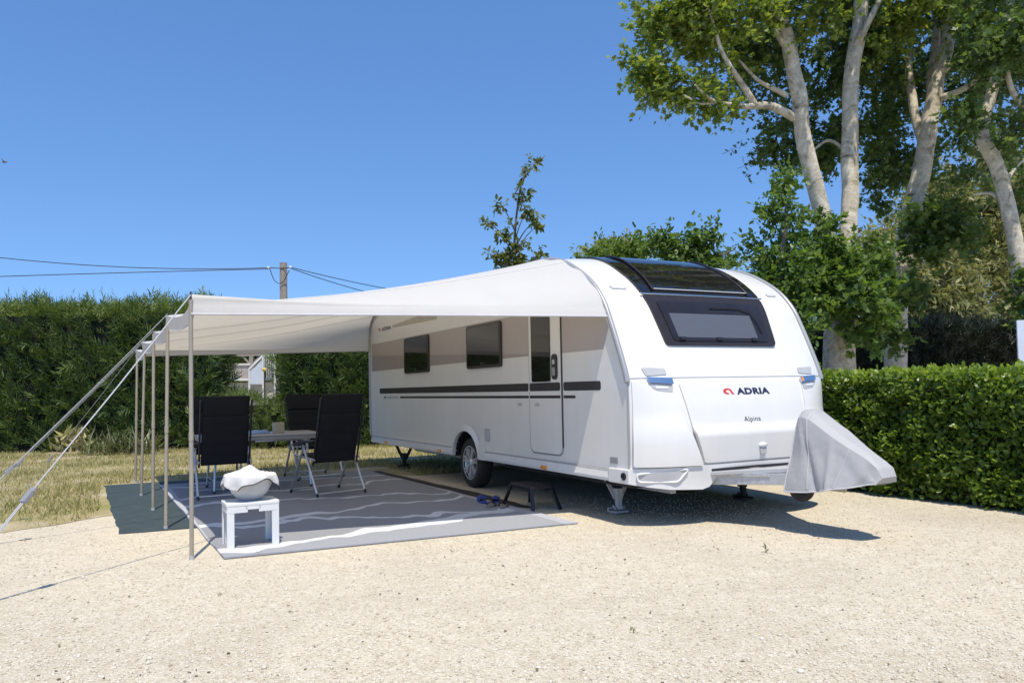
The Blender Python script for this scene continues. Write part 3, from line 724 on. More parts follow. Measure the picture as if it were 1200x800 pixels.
# ------------------------------------------------------------------ drawbar cover
cv=MB()
ridge=[(.86,1.00,.05),(.89,1.035,.09),(.94,1.055,.13),(1.03,1.025,.14),(1.17,.935,.13),(1.34,.825,.11),(1.50,.735,.09),(1.60,.665,.10),(1.665,.605,.095),(1.695,.53,.07)]
base_w=[.25,.26,.265,.265,.26,.245,.225,.20,.17,.125]
def covp(u,v):
    # u along the ridge, v around from near hem over the ridge to the far hem
    t=u*(len(ridge)-1); i=min(int(t),len(ridge)-2); f_=t-i
    lp=lambda A,k=None:(A[i]*(1-f_)+A[i+1]*f_) if k is None else (A[i][k]*(1-f_)+A[i+1][k]*f_)
    x=lp(ridge,0); z=lp(ridge,1); tw=.02+lp(ridge,2)*.75; bw=lp(base_w)
    zb=.375+.10*max(0,u-.3)/.7 - .02*(1-u)
    xb=.85+(1.66-.85)*u**1.0
    a=v*2-1; s_=abs(a)
    h_=(1-s_)
    k_=min(1,h_*1.15)**.85
    yy=(tw if False else 0)
    half=bw*(1-k_)+tw*k_
    rnd=max(0,1-(s_/.22)**2) if s_<.22 else 0
    y=W/2+math.copysign(1,a)*half*min(1,s_/.22)
    zz=zb+(z-zb)*k_ - (0 if s_>.22 else .0)+.0*rnd
    xx=xb*(1-k_)+x*k_
    fold=.010*math.sin(8*u+2*s_)*(1-k_)+.020*mnoise.noise(Vector((xx*3.5,y*4,zz*3)))
    crease=-.030*math.exp(-((u-.20-.22*(1-k_))/.04)**2)*s_+.028*math.exp(-((u-.50-.05*(1-k_))/.02)**2)*s_-.03*math.exp(-((u-.86)/.05)**2)*(1-k_)+.016*max(0,math.sin(u*14+6*k_))*(k_)*(1-k_)*2
    return Vector((xx,y+math.copysign(1,a)*(fold+crease),zz+.012*mnoise.noise(Vector((xx*5,y*5,7)))))
cv.grid(lambda u,v:covp(u,v*.39),60,22); cv.grid(lambda u,v:covp(u,.39+v*.22),60,10); cv.grid(lambda u,v:covp(u,.61+v*.39),60,22)
# closed back
cv.add([covp(0,j/48) for j in range(49)],[tuple(range(49))])
cvo=Vector((1.2,W/2,0)); cv.v=[v-cvo for v in cv.v]
cv.add([covp(1,j/48)-cvo for j in range(49)],[tuple(range(49))]); co=cv.build('drawbar_cover',M['cover'],None,loc=L(1.2,W/2),rz=PSI)
tag(co,'crumpled grey plastic cover draped over the drawbar of the white caravan','cover')
b=MB()
for uu in (.32,.62):
    b.tube([covp(uu,v)+Vector((0,-.002,0))-cvo for v in np.linspace(.01,.5,14)],.004,5)
b.build('seam',M['hem'],co)
b=MB(); b.tube([covp(.0,v)-cvo for v in np.linspace(0,1,30)],.006,5); b.tube([covp(u_,0.0)-cvo for u_ in np.linspace(0,1,30)],.006,5); b.build('hem',M['hem'],co)

# ------------------------------------------------------------------ awning
AO=Vector((-4,-2.0,0))
aw=empty('sun_awning',L(-4,-2.0),PSI); tag(aw,'white fabric sun awning stretched from the caravan side to thin poles','awning')
poles=[(-.81,-3.62,2.06,1.92),(-2.46,-3.70,2.06,1.92),(-3.89,-3.74,2.01,1.88),(-5.41,-3.80,1.99,1.80),(-7.12,-3.81,1.98,1.88)]
tops=[(-.81,-3.62),(-2.43,-3.68),(-3.88,-3.73),(-5.36,-3.76),(-7.10,-3.79)]
# rail curve
rc=[]
for s in np.arange(0,SL[-1]+.001,.03):
    p=fsurf(0,s)
    if p.z>=1.92: rc.append(Vector((p.x,-.025,p.z+.012)))
for p in cr([PR[-1]]+REAR,16)[1:]:
    if p.y>=1.94: rc.append(Vector((p.x,-.025,p.y+.012)))
rl=[0]
for a,c in zip(rc,rc[1:]): rl.append(rl[-1]+(c-a).length)
def interp(P,S_,s):
    i=int(np.searchsorted(S_,s)); i=min(max(i,1),len(P)-1); k_=(s-S_[i-1])/(S_[i]-S_[i-1]); return P[i-1].lerp(P[i],min(max(k_,0),1))
def eave(x):
    # peaks at the poles, slack between
    px=[p[0] for p in poles]
    y=float(np.interp(-x,[-q for q in px],[p[1] for p in poles])); z=float(np.interp(-x,[-q for q in px],[p[2] for p in poles]))
    for a,c in zip(px,px[1:]):
        if c<=x<=a:
            t=(a-x)/(a-c); sg=math.sin(PI*t); z-=.075*sg**.8; y+=.045*sg**.8
    return Vector((x,y,z))
NU=150
us=[]
x0,x1=-.81,-7.12
tot=rl[-1]
# map (u) -> rail length and eave point; the two ends fold down as gable flaps
key=[(0,0,'h0'),(.05,.13,'p0'),(.20,1.30,None),(.80,tot-1.1,None),(.95,tot-.12,'p1'),(1,tot,'h1')]
def ev(u):
    if u<.05: t=u/.05; return Vector((-.81-.012*t,-3.62,1.92+.14*t))
    if u>.95: t=(1-u)/.05; return Vector((-7.12,-3.81,1.88+.10*t))
    return eave(float(np.interp(u,[.05,.20,.80,.95],[-.81,-1.35,-6.4,-7.12])))
def canopy(u,v):
    a=interp(rc,rl,float(np.interp(u,[k[0] for k in key],[k[1] for k in key]))); e=ev(u)
    p=a.lerp(e,v)
    edge=min(u/.05,(1-u)/.05,1)
    sag=math.sin(PI*v)*(.055 if .05<u<.95 else .055*edge*.6+.01)
    p.z-=sag*edge
    wr=.012*mnoise.noise(Vector((u*7,v*3,0)))*edge + .022*math.exp(-((1-v)/.16))*math.sin(u*150)*math.exp(-u*12)*min(1,u/.03) + .010*math.exp(-v/.08)*math.sin(u*120)*edge
    p.x+=.012*math.exp(-((1-v)/.10))*math.sin(v*90)*max(0,1-u/.05)
    p.z+=wr
    if edge<1: p.x+=.012*math.sin(PI*v)*(1-edge)
    return p-AO
b=MB(); uu=sorted(set(list(np.linspace(0,.05,7))+list(np.linspace(.05,.2,26))+list(np.linspace(.2,.8,70))+list(np.linspace(.8,.95,26))+list(np.linspace(.95,1,7))))
nv=40
b.add([canopy(u,j/nv) for u in uu for j in range(nv+1)],[(i*(nv+1)+j,(i+1)*(nv+1)+j,(i+1)*(nv+1)+j+1,i*(nv+1)+j+1) for i in range(len(uu)-1) for j in range(nv)],True)
can=b.build('canopy',M['canvas'],aw)
# outer valance between the peaks
b=MB(); nx=90
def val(i,k_):
    x=x0+(x1-x0)*i/nx; e=eave(x)
    px=[p[0] for p in poles]; hz=.13
    for a,c in zip(px,px[1:]):
        if c<=x<=a: hz=.14-.03*math.sin(PI*(a-x)/(a-c))
    return e+Vector((0,.02*k_,-hz*k_))-AO
b.add([val(i,k_/3) for i in range(nx+1) for k_ in range(4)],[(i*4+j,i*4+j+1,(i+1)*4+j+1,(i+1)*4+j) for i in range(nx) for j in range(3)],True)
b.build('valance',M['canvas'],can)
b=MB(); b.tube([canopy(0,v)+Vector((.004,0,-.004)) for v in np.linspace(0,1,20)],.009,6); b.tube([canopy(1,v) for v in np.linspace(0,1,20)],.009,6)
b.tube([val(i,1) for i in range(nx+1)],.005,6); b.build('hem',M['hem'],can)
for uq in (.16,.34,.52,.70,.86):
    b=MB(); b.tube([canopy(uq,v)+Vector((0,0,.002)) for v in np.linspace(0,1,40)],.005,4); b.build('seam',M['seam'],can)
for (x,y,zt,zh),(tx,ty) in zip(poles,tops):
    b=MB(); b.tube([Vector((x,y,0))-AO,Vector((tx,ty,zt-.03))-AO],.0165,12); po=b.build('pole',M['steelpole'],aw)
    b=MB(); b.tube([Vector((x,y,.9+.02))-AO+Vector((tx-x,ty-y,0))*.45,Vector((x,y,.99))-AO+Vector((tx-x,ty-y,0))*.48],.0195,12); b.build('pole_clamp',M['steelpole'],po)
    b=MB(); b.tube([Vector((x,y,.03))-AO,Vector((x,y,.0))-AO],.02,12); b.build('pole_foot',M['ltgrey'],po)
    b=MB(); b.tube([Vector((tx,ty,zt-.03))-AO,Vector((tx,ty,zt+.035))-AO],.007,8); b.build('pole_spike',M['darksteel'],po)
def w2aw(p):
    d=Vector(p)-Vector((OX,OY,0)); return Vector((d.dot(FX),d.dot(FY),p[2]))-AO
def guy(pi,peg,tb,r=.007):
    x,y,zt,_=poles[pi]; top=Vector((tops[pi][0],tops[pi][1],zt+.01))-AO; g_=w2aw(peg)
    d=g_-top; sd=d.cross(Vector((0,0,1))).normalized()*.018
    b=MB(); bk=top+d*tb
    b.tube([top,top.lerp(bk,.5)+Vector((0,0,-.012)),bk],r*1.15,6,flat=.5); b.tube([bk+sd*.6,g_+sd*.3],r,6,flat=.5); b.tube([bk-sd*.6,g_-sd*.3],r,6,flat=.5)
    go=b.build('guy_strap',M['strap'],aw)
    b=MB(); u_=Vector((0,0,1)); dd=d.normalized(); s_=sd.normalized(); m3=Matrix((dd,s_,s_.cross(dd))).transposed()
    b.box(bk,(.085,.052,.030),m3); b.box(bk-dd*.055,(.03,.06,.018),m3); b.build('buckle',M['midgrey'],go,.006)
    b=MB(); b.tube([g_+Vector((0,0,.05))-d.normalized()*.03,g_+Vector((0,0,-.02))],.007,8); b.build('peg',M['galv'],go)
guy(0,(-3.43,4.62,0),.69); guy(1,(-4.92,6.57,0),.68,.006); guy(2,(-5.62,7.85,0),.72,.005); guy(3,(-6.35,9.25,0),.75,.004); guy(4,(-6.95,11.25,0),.8,.004)

# ------------------------------------------------------------------ rug and groundsheets
def sheet(poly,z,th,name,m,label,cat,wob=0):
    cx=sum(p[0] for p in poly)/len(poly); cy=sum(p[1] for p in poly)/len(poly)
    P_=[]
    for i,a in enumerate(poly):
        c=poly[(i+1)%len(poly)]; n_=24
        for k_ in range(n_):
            x=a[0]+(c[0]-a[0])*k_/n_; y=a[1]+(c[1]-a[1])*k_/n_
            P_.append((x-cx+wob*mnoise.noise(Vector((x*2.5,y*2.5,1))),y-cy+wob*mnoise.noise(Vector((x*2.5,y*2.5,8)))))
    b=MB(); b.prism(P_,z,z+th,'xy'); o=b.build(name,m,None,loc=L(cx,cy),rz=PSI); return tag(o,label,cat)
sheet([(-7.05,-4.22),(-2.40,-4.10),(-2.28,-2.6),(-7.0,-2.6)],.004,.003,'groundsheet',M['sheet'],'dark green groundsheet sticking out past the awning poles','groundsheet',.03)
sheet([(-6.55,-.62),(-2.0,-.42),(-1.55,-.12),(-3.0,-.12),(-6.5,-.28)],.0045,.003,'groundsheet',M['darkcloth'],'narrow dark brown strip of groundsheet between the rug and the caravan wheel','groundsheet',.03)
rq=[Vector((-6.50,-3.52,0)),Vector((-.66,-3.40,0)),Vector((-.49,-.27,0)),Vector((-6.55,-.45,0))]; rc0=(rq[0]+rq[1]+rq[2]+rq[3])/4
def rugp(u,v,lift=1):
    q=rq[0].lerp(rq[1],u).lerp(rq[3].lerp(rq[2],u),v)-rc0
    e=min(1,8*min(u,1-u,v,1-v))
    q.x+=.012*mnoise.noise(Vector((v*5,u*2,1)))*(1-e); q.y+=.012*mnoise.noise(Vector((u*9,v,4)))*(1-e)
    q.z=(.016+.007*max(0,mnoise.noise(Vector((q.x*1.3,q.y*1.1,3))))*1.6+.003*mnoise.noise(Vector((q.x*5,q.y*4,7)))*e) if lift else .006
    return q
b=MB(); b.grid(rugp,110,70)
for f_ in (lambda t:(t,0),lambda t:(1,t),lambda t:(1-t,1),lambda t:(0,1-t)):
    b.grid(lambda t,k_:rugp(*f_(t),lift=(k_<.5)),110 if f_(0)[1] in (0,1) and f_(.5)[1] in (0,1) else 70,1)
rug=b.build('outdoor_rug',M['rug'],None,loc=L(rc0.x,rc0.y),rz=PSI); tag(rug,'big grey outdoor rug with white wavy lines under the awning','rug')

# ------------------------------------------------------------------ chairs
def make_chair():
    c=empty('camping_chair'); c.location=(0,0,0)
    # local: sitter faces -x, back towards +x
    def pad(P0,P1,wid,th,name,ridges=0):
        b=MB(); P0,P1=Vector(P0),Vector(P1); d=P1-P0; nrm=Vector((d.z,0,-d.x)).normalized()
        if nrm.x<0: nrm=-nrm
        nu,nv_=40,14
        def fn(sgn):
            def f(u,v):
                a=v*2-1; e=min(1,(1-abs(a))/.10); e2=min(1,u/.04,(1-u)/.04); t=th*.5*math.sqrt(max(0,1-(1-min(e,e2))**2))
                q=.006*abs(math.sin(PI*ridges*u)) if ridges else 0
                cr_=.985-.06*max(0,u-.94)/.06*abs(a)
                return P0+d*u+Vector((0,a*wid/2*cr_,0))+nrm*(sgn*(t+q*(e*e2)))
            return f
        b.grid(fn(1),nu,nv_); b.grid(fn(-1),nu,nv_,flip=True); return b.build(name,M['chair'],c)
    bk=pad((.19,0,.40),(.375,0,1.02),.56,.05,'backrest',5)
    hd=pad((.365,0,1.015),(.435,0,1.25),.56,.055,'headrest',1)
    pad((.24,0,.43),(-.30,0,.475),.48,.05,'seat',4)
    b=MB(); b.box((.408,.19,1.075),(.004,.03,.022)); b.build('label_tag',M['whiteplastic'],hd)
    for s_ in (-1,1):
        y=s_*.305
        b=MB(); b.tube([(.20,y*.97,.38),(.385,y*.97,1.03),(.43,y*.97,1.20)],.0125,8); b.build('back_frame',M['black'],c)
        b=MB(); b.tube([(.26,y,.445),(-.32,y,.485)],.0125,8); b.build('seat_frame',M['alu'],c)
        b=MB(); b.tube([(-.03,y*1.06,.62),(.06,y*1.06,.60)],.016,8)
        b.tube([(-.02,y*1.06,.61),(.37,y*1.06,.03)],.0155,8); lg=b.build('leg',M['alu'],c)
        b=MB(); b.tube([(.36,y*1.06,.045),(.378,y*1.06,.008)],.018,8); b.build('foot_cap',M['black'],lg)
        b=MB(); b.tube([(.02,y*1.10,.60),(-.36,y*1.10,.03)],.0155,8); lg=b.build('leg',M['alu'],c)
        b=MB(); b.tube([(-.35,y*1.10,.045),(-.368,y*1.10,.008)],.018,8); b.build('foot_cap',M['black'],lg)
        b=MB(); b.prism([(.30,.665),(.30,.69),(.10,.685),(-.16,.655),(-.28,.625),(-.29,.605),(-.24,.602),(.05,.645)],y*1.06-.036,y*1.06+.036); b.build('armrest',M['black'],c,.01)
    for xx in (.365,-.355):
        b=MB(); b.tube([(xx,-.31,.042),(xx,.31,.042)],.0125,8); b.build('cross_bar',M['alu'],c)
    return c
ch0=make_chair()
spots=[(-4.72,-2.90,0,'black high backed camping chair right behind the white stool, back to the viewer'),
       (-4.16,-1.70,R(12),'black high backed camping chair nearest the caravan, its back to the viewer'),
       (-6.22,-1.40,R(186),'black camping chair beyond the table, partly hidden by the chair nearest the caravan'),
       (-6.30,-2.80,R(177),'black camping chair beyond the table, almost hidden by the chair behind the white stool')]
for i,(x,y,a,lb) in enumerate(spots):
    c=ch0 if i==0 else copy_tree(ch0)
    c.location=L(x,y,.014); c.rotation_euler=(0,0,PSI+a); tag(c,lb,'chair','camping chairs around the table')

# ------------------------------------------------------------------ table and what lies on it
tb=empty('camping_table',L(-5.35,-2.35,.014),PSI); tag(tb,'grey folding camping table standing between the black chairs under the awning','table')
b=MB(); b.prism(rpoly([(-.46,-.78),(.46,-.78),(.46,.78),(-.46,.78)],.14,6),.655,.73,'xy'); tp=b.build('tabletop',M['table'],tb,.012)
b=MB(); P_=rpoly([(-.46,-.78),(.46,-.78),(.46,.78),(-.46,.78)],.14,6); b.tube([Vector((x*1.002,y*1.002,.718)) for x,y in P_+[P_[0]]],.010,6); b.build('table_rim',M['ltgrey'],tp)
b=MB(); 
for s_ in (-1,1): b.beam((-.38,s_*.6,.635),(.38,s_*.6,.635),.03,.035)
b.beam((0,-.6,.63),(0,.6,.63),.03,.035); b.build('table_frame',M['alu'],tb)
for sx in (-1,1):
    for sy in (-1,1):
        b=MB(); b.tube([(sx*.30,sy*.58,.67),(sx*.40,sy*.62,.02)],.016,8); lg=b.build('leg',M['alu'],tb)
        b=MB(); b.tube([(sx*.398,sy*.619,.03),(sx*.402,sy*.621,0)],.02,8); b.build('foot_cap',M['black'],lg)
for sy in (-1,1):
    b=MB(); b.tube([(-.38,sy*.612,.15),(.38,sy*.612,.15)],.010,8); b.build('leg_brace',M['alu'],tb)
zt=.014+.731
b=MB(); b.prism([(-.06,-.065),(.06,-.065),(.05,.065),(-.05,.065)],0,.145,'xy'); o=b.build('paper_bag',M['boxbeige'],None,.004,loc=L(-5.15,-2.12,zt),rz=PSI+.2)
tag(o,'small beige carton standing upright on the grey camping table','carton')
def cloth(name,m,x,y,sx,sy,h,label,seed):
    b=MB(); b.grid(lambda u,v:Vector(((u-.5)*sx+.02*mnoise.noise(Vector((v*4,seed,0))),(v-.5)*sy+.02*mnoise.noise(Vector((u*4,seed,3))),.004+h*(min(1,u*8,(1-u)*8,v*8,(1-v)*8))*(.7+.5*mnoise.noise(Vector((u*4,v*4,seed)))))),16,16)
    o=b.build(name,m,None,loc=L(x,y,zt),rz=PSI+.1); return tag(o,label,'cloth')
cloth('folded_cloth',M['bluecloth'],-5.30,-2.42,.30,.40,.05,'folded light blue cloth lying on the grey camping table',2)
cloth('folded_cloth',M['navycloth'],-5.15,-2.80,.25,.24,.07,'folded navy blue cloth on the table beside the light blue one',9)

# ------------------------------------------------------------------ stool, basin, towel
SX,SY=-1.125,-3.13; SZ=.014
st=empty('plastic_stool',L(SX,SY,SZ),PSI); tag(st,'white plastic stool on the front corner of the grey rug','stool')
b=MB(); b.prism(rpoly([(-.165,-.215),(.165,-.215),(.165,.215),(-.165,.215)],.03,4),.345,.372,'xy'); tp=b.build('seat',M['whiteplastic'],st,.006)
for sx in (-1,1):
    for sy in (-1,1):
        b=MB(); q=Vector((sx*.148,sy*.195,0)); 
        b.prism([(q.x-sx*.0-(.030 if sx>0 else -.030)*1.0,q.y+sy*.012),(q.x+sx*.012,q.y+sy*.012),(q.x+sx*.012,q.y-sy*.045),(q.x,q.y-sy*.045),(q.x,q.y),(q.x-sx*.03,q.y)],0,.346,'xy'); b.build('leg',M['whiteplastic'],st,.002)
for sx in (-1,1):
    b=MB(); 
    b.box((sx*.156,-.12,.320),(.012,.15,.056)); b.box((sx*.156,.12,.320),(.012,.15,.056)); b.box((sx*.156,0,.331),(.012,.12,.034)); b.build('apron',M['whiteplastic'],st,.002)
for sy in (-1,1):
    b=MB(); b.box((0,sy*.204,.320),(.27,.012,.056)); b.build('apron',M['whiteplastic'],st,.002)
BZ=SZ+.373
ba=MB(); ba.lathe([(.0,.0),(.085,.0),(.10,.012),(.145,.06),(.178,.125),(.196,.185),(.203,.192),(.199,.198),(.191,.188),(.171,.125),(.138,.063),(.09,.018),(0,.012)],n=40)
bo=ba.build('washing_up_bowl',M['bowl'],None,loc=L(SX-.02,SY,BZ),rz=PSI); tag(bo,'round milky white plastic bowl standing on the white stool','bowl')
b=MB(); b.lathe([(.199,.188),(.207,.192),(.206,.2),(.199,.2)],n=40,close=True); b.build('rim',M['whiteplastic'],bo)
# towel draped over the bowl
def tow(u,v):
    # x>0 is the side towards the viewer: only a short overhang there, longer on the left and a tail on the right
    x=-.27+.50*u+.03*math.sin(5*v); y=-.27+.58*v+.02*math.sin(7*u); r=math.hypot(x,y); a=math.atan2(y,x)
    q1=mnoise.noise(Vector((x*8+y*3,y*7,0)));q2=mnoise.noise(Vector((x*16,y*13-x*6,4)));heap=.075*math.exp(-((x+.03)**2*1.4+(y+.01)**2)/.008)+.034*(.35-abs(q1))+.024*(.3-abs(q2))
    lim=.208; z=.203+heap*min(1,max(.25,(lim+.05-r)/.08))
    if r>lim:
        ex=r-lim; k_=(lim+.02*(1-math.exp(-ex*22)))/r; x*=k_; y*=k_; z=.205-ex*.85+.012*math.sin(a*7)
        wv=.014*math.sin(a*8)*min(1,ex*12); x+=wv*math.cos(a); y+=wv*math.sin(a)
    return Vector((x,y,z+.004))
b=MB(); b.grid(tow,90,110); to=b.build('towel',M['towel'],None,loc=L(SX-.02,SY,BZ),rz=PSI+.25); tag(to,'white towel with dark edging heaped over the bowl on the stool','towel')
b=MB(); b.tube([tow(1,v)+Vector((.002,0,0)) for v in np.linspace(0,1,50)],.0045,5); b.tube([tow(u_,1) for u_ in np.linspace(0,1,40)],.0045,5); b.build('edging',M['black'],to)

# ------------------------------------------------------------------ step, shoes
sp=empty('folding_step',L(-1.66,-.13,0),PSI); tag(sp,'black folding step with splayed legs below the caravan door','step')
b=MB(); b.prism(rpoly([(-.255,-.135),(.255,-.135),(.255,.135),(-.255,.135)],.03),.225,.252,'xy')
tp=b.build('tread',M['black'],sp,.005)
b=MB()
for k_ in range(7): b.box((0,-.105+.035*k_,.2535),(.46,.012,.004))
b.build('grip_strip',M['rubber'],tp)
for sx in (-1,1):
    for sy in (-1,1):
        b=MB(); b.beam((sx*.23,sy*.12,.23),(sx*.335,sy*.165,.006),.04,.022); b.build('leg',M['black'],sp,.003)
b=MB(); b.beam((-.2,-.12,.205),(.2,-.12,.205),.012,.025); b.beam((-.2,.12,.205),(.2,.12,.205),.012,.025); b.build('rail',M['black'],sp)
def sole(t): # half width along the foot, t 0 heel 1 toe
    return .036*math.sin(PI*min(1,max(0,t*.98+.01)))**.35*(1+.32*max(0,t-.35)/.65)-.0
def make_clog():
    c=empty('clog')
    b=MB(); n_=24
    P_=[((t-.5)*.27,sole(t)) for t in np.linspace(0.0,1,n_)]; P_=P_+[(x,-y) for x,y in P_[::-1][1:-1]]
    b.prism(P_,0,.028,'xy'); b.build('sole',M['clog'],c,.005)
    b=MB()
    def up(u,v):
        t=.42+.57*u; w_=sole(t)+.003; a=PI*v; h_=.028+.058*math.sin(a)*math.sqrt(max(0,1-((u-.25)/.80)**2))
        return Vector(((t-.5)*.27,w_*math.cos(a),h_ if u<.999 else .028))
    b.grid(up,18,16); b.build('upper',M['clog'],c)
    b=MB()
    def hs(u,v):
        a=PI*u; x=.0-.135*math.sin(a)*1.02+.0; y=.045*math.cos(a); return Vector((x,y*(1-.25*math.sin(a)),.055+.022*v+.012*math.sin(a)))
    b.grid(hs,20,2); b.build('heel_strap',M['clog'],c)
    return c
c1=make_clog(); c1.location=L(-2.20,-.46,.014); c1.rotation_euler=(0,0,PSI+R(172)); tag(c1,'blue foam clog on the rug edge, the one farther from the flip-flops','clog','pair of blue clogs')
c2=copy_tree(c1); c2.location=L(-2.06,-.36,.014); c2.rotation_euler=(0,0,PSI+R(160)); tag(c2,'blue foam clog on the rug edge, right behind the flip-flops','clog','pair of blue clogs')
def make_flip():
    c=empty('flip_flop'); b=MB(); n_=24
    P_=[((t-.5)*.26,sole(t)*1.1) for t in np.linspace(0.0,1,n_)]; P_=P_+[(x,-y) for x,y in P_[::-1][1:-1]]
    b.prism(P_,0,.02,'xy'); b.build('sole',M['flip'],c,.003)
    b=MB()
    for s_ in (-1,1): b.tube([(.075,0,.022),(.05,s_*.015,.045),(.0,s_*.038,.045),(-.03,s_*.046,.018)],.007,6)
    b.build('thong_strap',M['black'],c); return c
f1=make_flip(); f1.location=L(-1.87,-.50,.014); f1.rotation_euler=(0,0,PSI+R(130)); tag(f1,'grey flip-flop lying in front of the blue clogs, the one nearer the clogs','flip-flop','pair of flip-flops')
f2=copy_tree(f1); f2.location=L(-1.75,-.42,.014); f2.rotation_euler=(0,0,PSI+R(142)); tag(f2,'grey flip-flop lying beside the black folding step','flip-flop','pair of flip-flops')

# ------------------------------------------------------------------ hedges
def spray_hedge(name,x0,x1,y0,y1,h,label,per=85,m=None,mt=None,shoots=True,ends=(1,1),seed=0,ln=.26):
    root=empty(name,((x0+x1)/2,(y0+y1)/2,0)); tag(root,label,'hedge'); c=Vector(root.location)
    b=MB(c); nb=8
    b.box(((x0+x1)/2,(y0+y1)/2+.14,h/2-.05),(x1-x0-.3,y1-y0-.1,h-.10)); b.build('branches',M['hedgecore'],root)  # solid dark box standing for the shaded inside
    pos=[];nor=[];top=[]
    A=(x1-x0)*h; n_=int(A*per)
    def surfpts(n_,f,nv): 
        q=f(n_); pos.append(q); nor.append(np.tile(nv,(n_,1)))
    surfpts(n_,lambda k:np.c_[rng.uniform(x0,x1,k),np.full(k,y0),rng.uniform(0.03,h,k)],(0,-1,0))
    surfpts(int((x1-x0)*(y1-y0)*per),lambda k:np.c_[rng.uniform(x0,x1,k),rng.uniform(y0,y1,k),np.full(k,h)],(0,0,1))
    if ends[0]: surfpts(int((y1-y0)*h*per),lambda k:np.c_[np.full(k,x0),rng.uniform(y0,y1,k),rng.uniform(.03,h,k)],(-1,0,0))
    if ends[1]: surfpts(int((y1-y0)*h*per),lambda k:np.c_[np.full(k,x1),rng.uniform(y0,y1,k),rng.uniform(.03,h,k)],(1,0,0))
    pos=np.vstack(pos); nor=np.vstack(nor)
    nz=np.array([mnoise.noise(Vector((p[0]*1.1+seed,p[1]*1.1,p[2]*1.1)))*.5+mnoise.noise(Vector((p[0]*3+seed,p[1]*3,p[2]*3)))*.35 for p in pos])
    pos=pos+nor*(nz*.42-.04+rng.uniform(-.16,.10,len(pos)))[:,None]
    pos[:,2]*=1+.045*np.array([mnoise.noise(Vector((p[0]*.55+seed,0,0)))+.6*mnoise.noise(Vector((p[0]*1.7+seed,3,0))) for p in pos])*(.3 if h<2 else 1)
    pos[:,2]=np.maximum(pos[:,2],.02)
    d0=unit(nor*.75+np.array([0,0,.75])+rng.normal(0,.38,pos.shape))
    k=9; n_=len(pos)
    up_=unit(nor*.9+np.array([0,0,.55])+rng.normal(0,.45,pos.shape)); sidev=unit(np.cross(up_,d0)); up_=np.cross(d0,sidev)
    t=np.linspace(0,.75,k)[None,:,None]; sgn=np.where(np.arange(k)%2,1,-1)[None,:,None]
    L_=(ln*(.7+.7*rng.random(n_)))[:,None,None]
    P_=pos[:,None,:]+d0[:,None,:]*t*L_
    D_=d0[:,None,:]*.8+sidev[:,None,:]*sgn*.75+rng.normal(0,.18,(n_,k,3)); D_[:,-1,:]=d0
    S_=(L_*(.62-.25*t))*np.ones((n_,k,1)); nn=np.repeat(up_[:,None,:],k,1)+rng.normal(0,.25,(n_,k,3))
    sel=(pos[:,2]>h-.28+.15*nz)
    def mk(mask,mm,nm):
        if mask.sum()==0: return
        leaves(nm,P_[mask].reshape(-1,3)-np.array(c),D_[mask].reshape(-1,3),nn[mask].reshape(-1,3),S_[mask].reshape(-1),T_BLADE,mm,root)
    mk(~sel,m,'foliage')
    T=[P_[sel].reshape(-1,3)-np.array(c),D_[sel].reshape(-1,3),nn[sel].reshape(-1,3),S_[sel].reshape(-1)]
    if shoots:
        n_=int((x1-x0)*9); px=np.sort(rng.uniform(x0,x1,n_)); keep=np.array([mnoise.noise(Vector((a*.8,seed,2))) for a in px])>-.12; px=px[keep]
        P2=[];D2=[];S2=[]
        for a in px:
            ln2=.22+.42*random.random()**1.7; dr_=Vector((random.gauss(0,.28),random.gauss(0,.2)-.05,1)).normalized(); base=Vector((a,y0+random.uniform(.0,.6),h-.05))
            for q in range(16):
                f_=q/15; pp=base+dr_*ln2*f_; s_=random.choice((-1,1)); P2.append((pp-c)[:]); D2.append((dr_*.9+Vector((s_*random.uniform(.3,.8),random.gauss(0,.4),0)))[:]); S2.append(.22*(1-.65*f_)*(.7+.6*random.random()))
        T=[np.vstack([T[0],P2]),np.vstack([T[1],D2]),np.vstack([T[2],rdir(len(P2))]),np.concatenate([T[3],S2])]
    leaves('top_growth',*T,T_BLADE,mt,root)
    return root
spray_hedge('conifer_hedge',-19.0,-7.40,18.75,20.6,3.38,'tall dark green conifer hedge running left of the awning',95,M['cypress'],M['cypresstop'],True,(0,1),1,.31)
spray_hedge('conifer_hedge',-5.55,-1.6,18.6,20.4,2.65,'tall dark conifer hedge behind the chairs under the awning',95,M['cypress'],M['cypresstop'],False,(1,1),5,.34)
spray_hedge('low_hedge',-7.4,-5.45,18.3,19.5,1.12,'low green hedge filling the gap between the two tall conifer hedges',130,M['lowleaf'],M['cypresstop'],False,(1,1),9,.18)
spray_hedge('far_hedge',-16,-3,38,40,4.6,'far green hedge seen through the gap beyond the board fence',40,M['backleaf'],M['backleaf'],False,(0,0),14,.5)

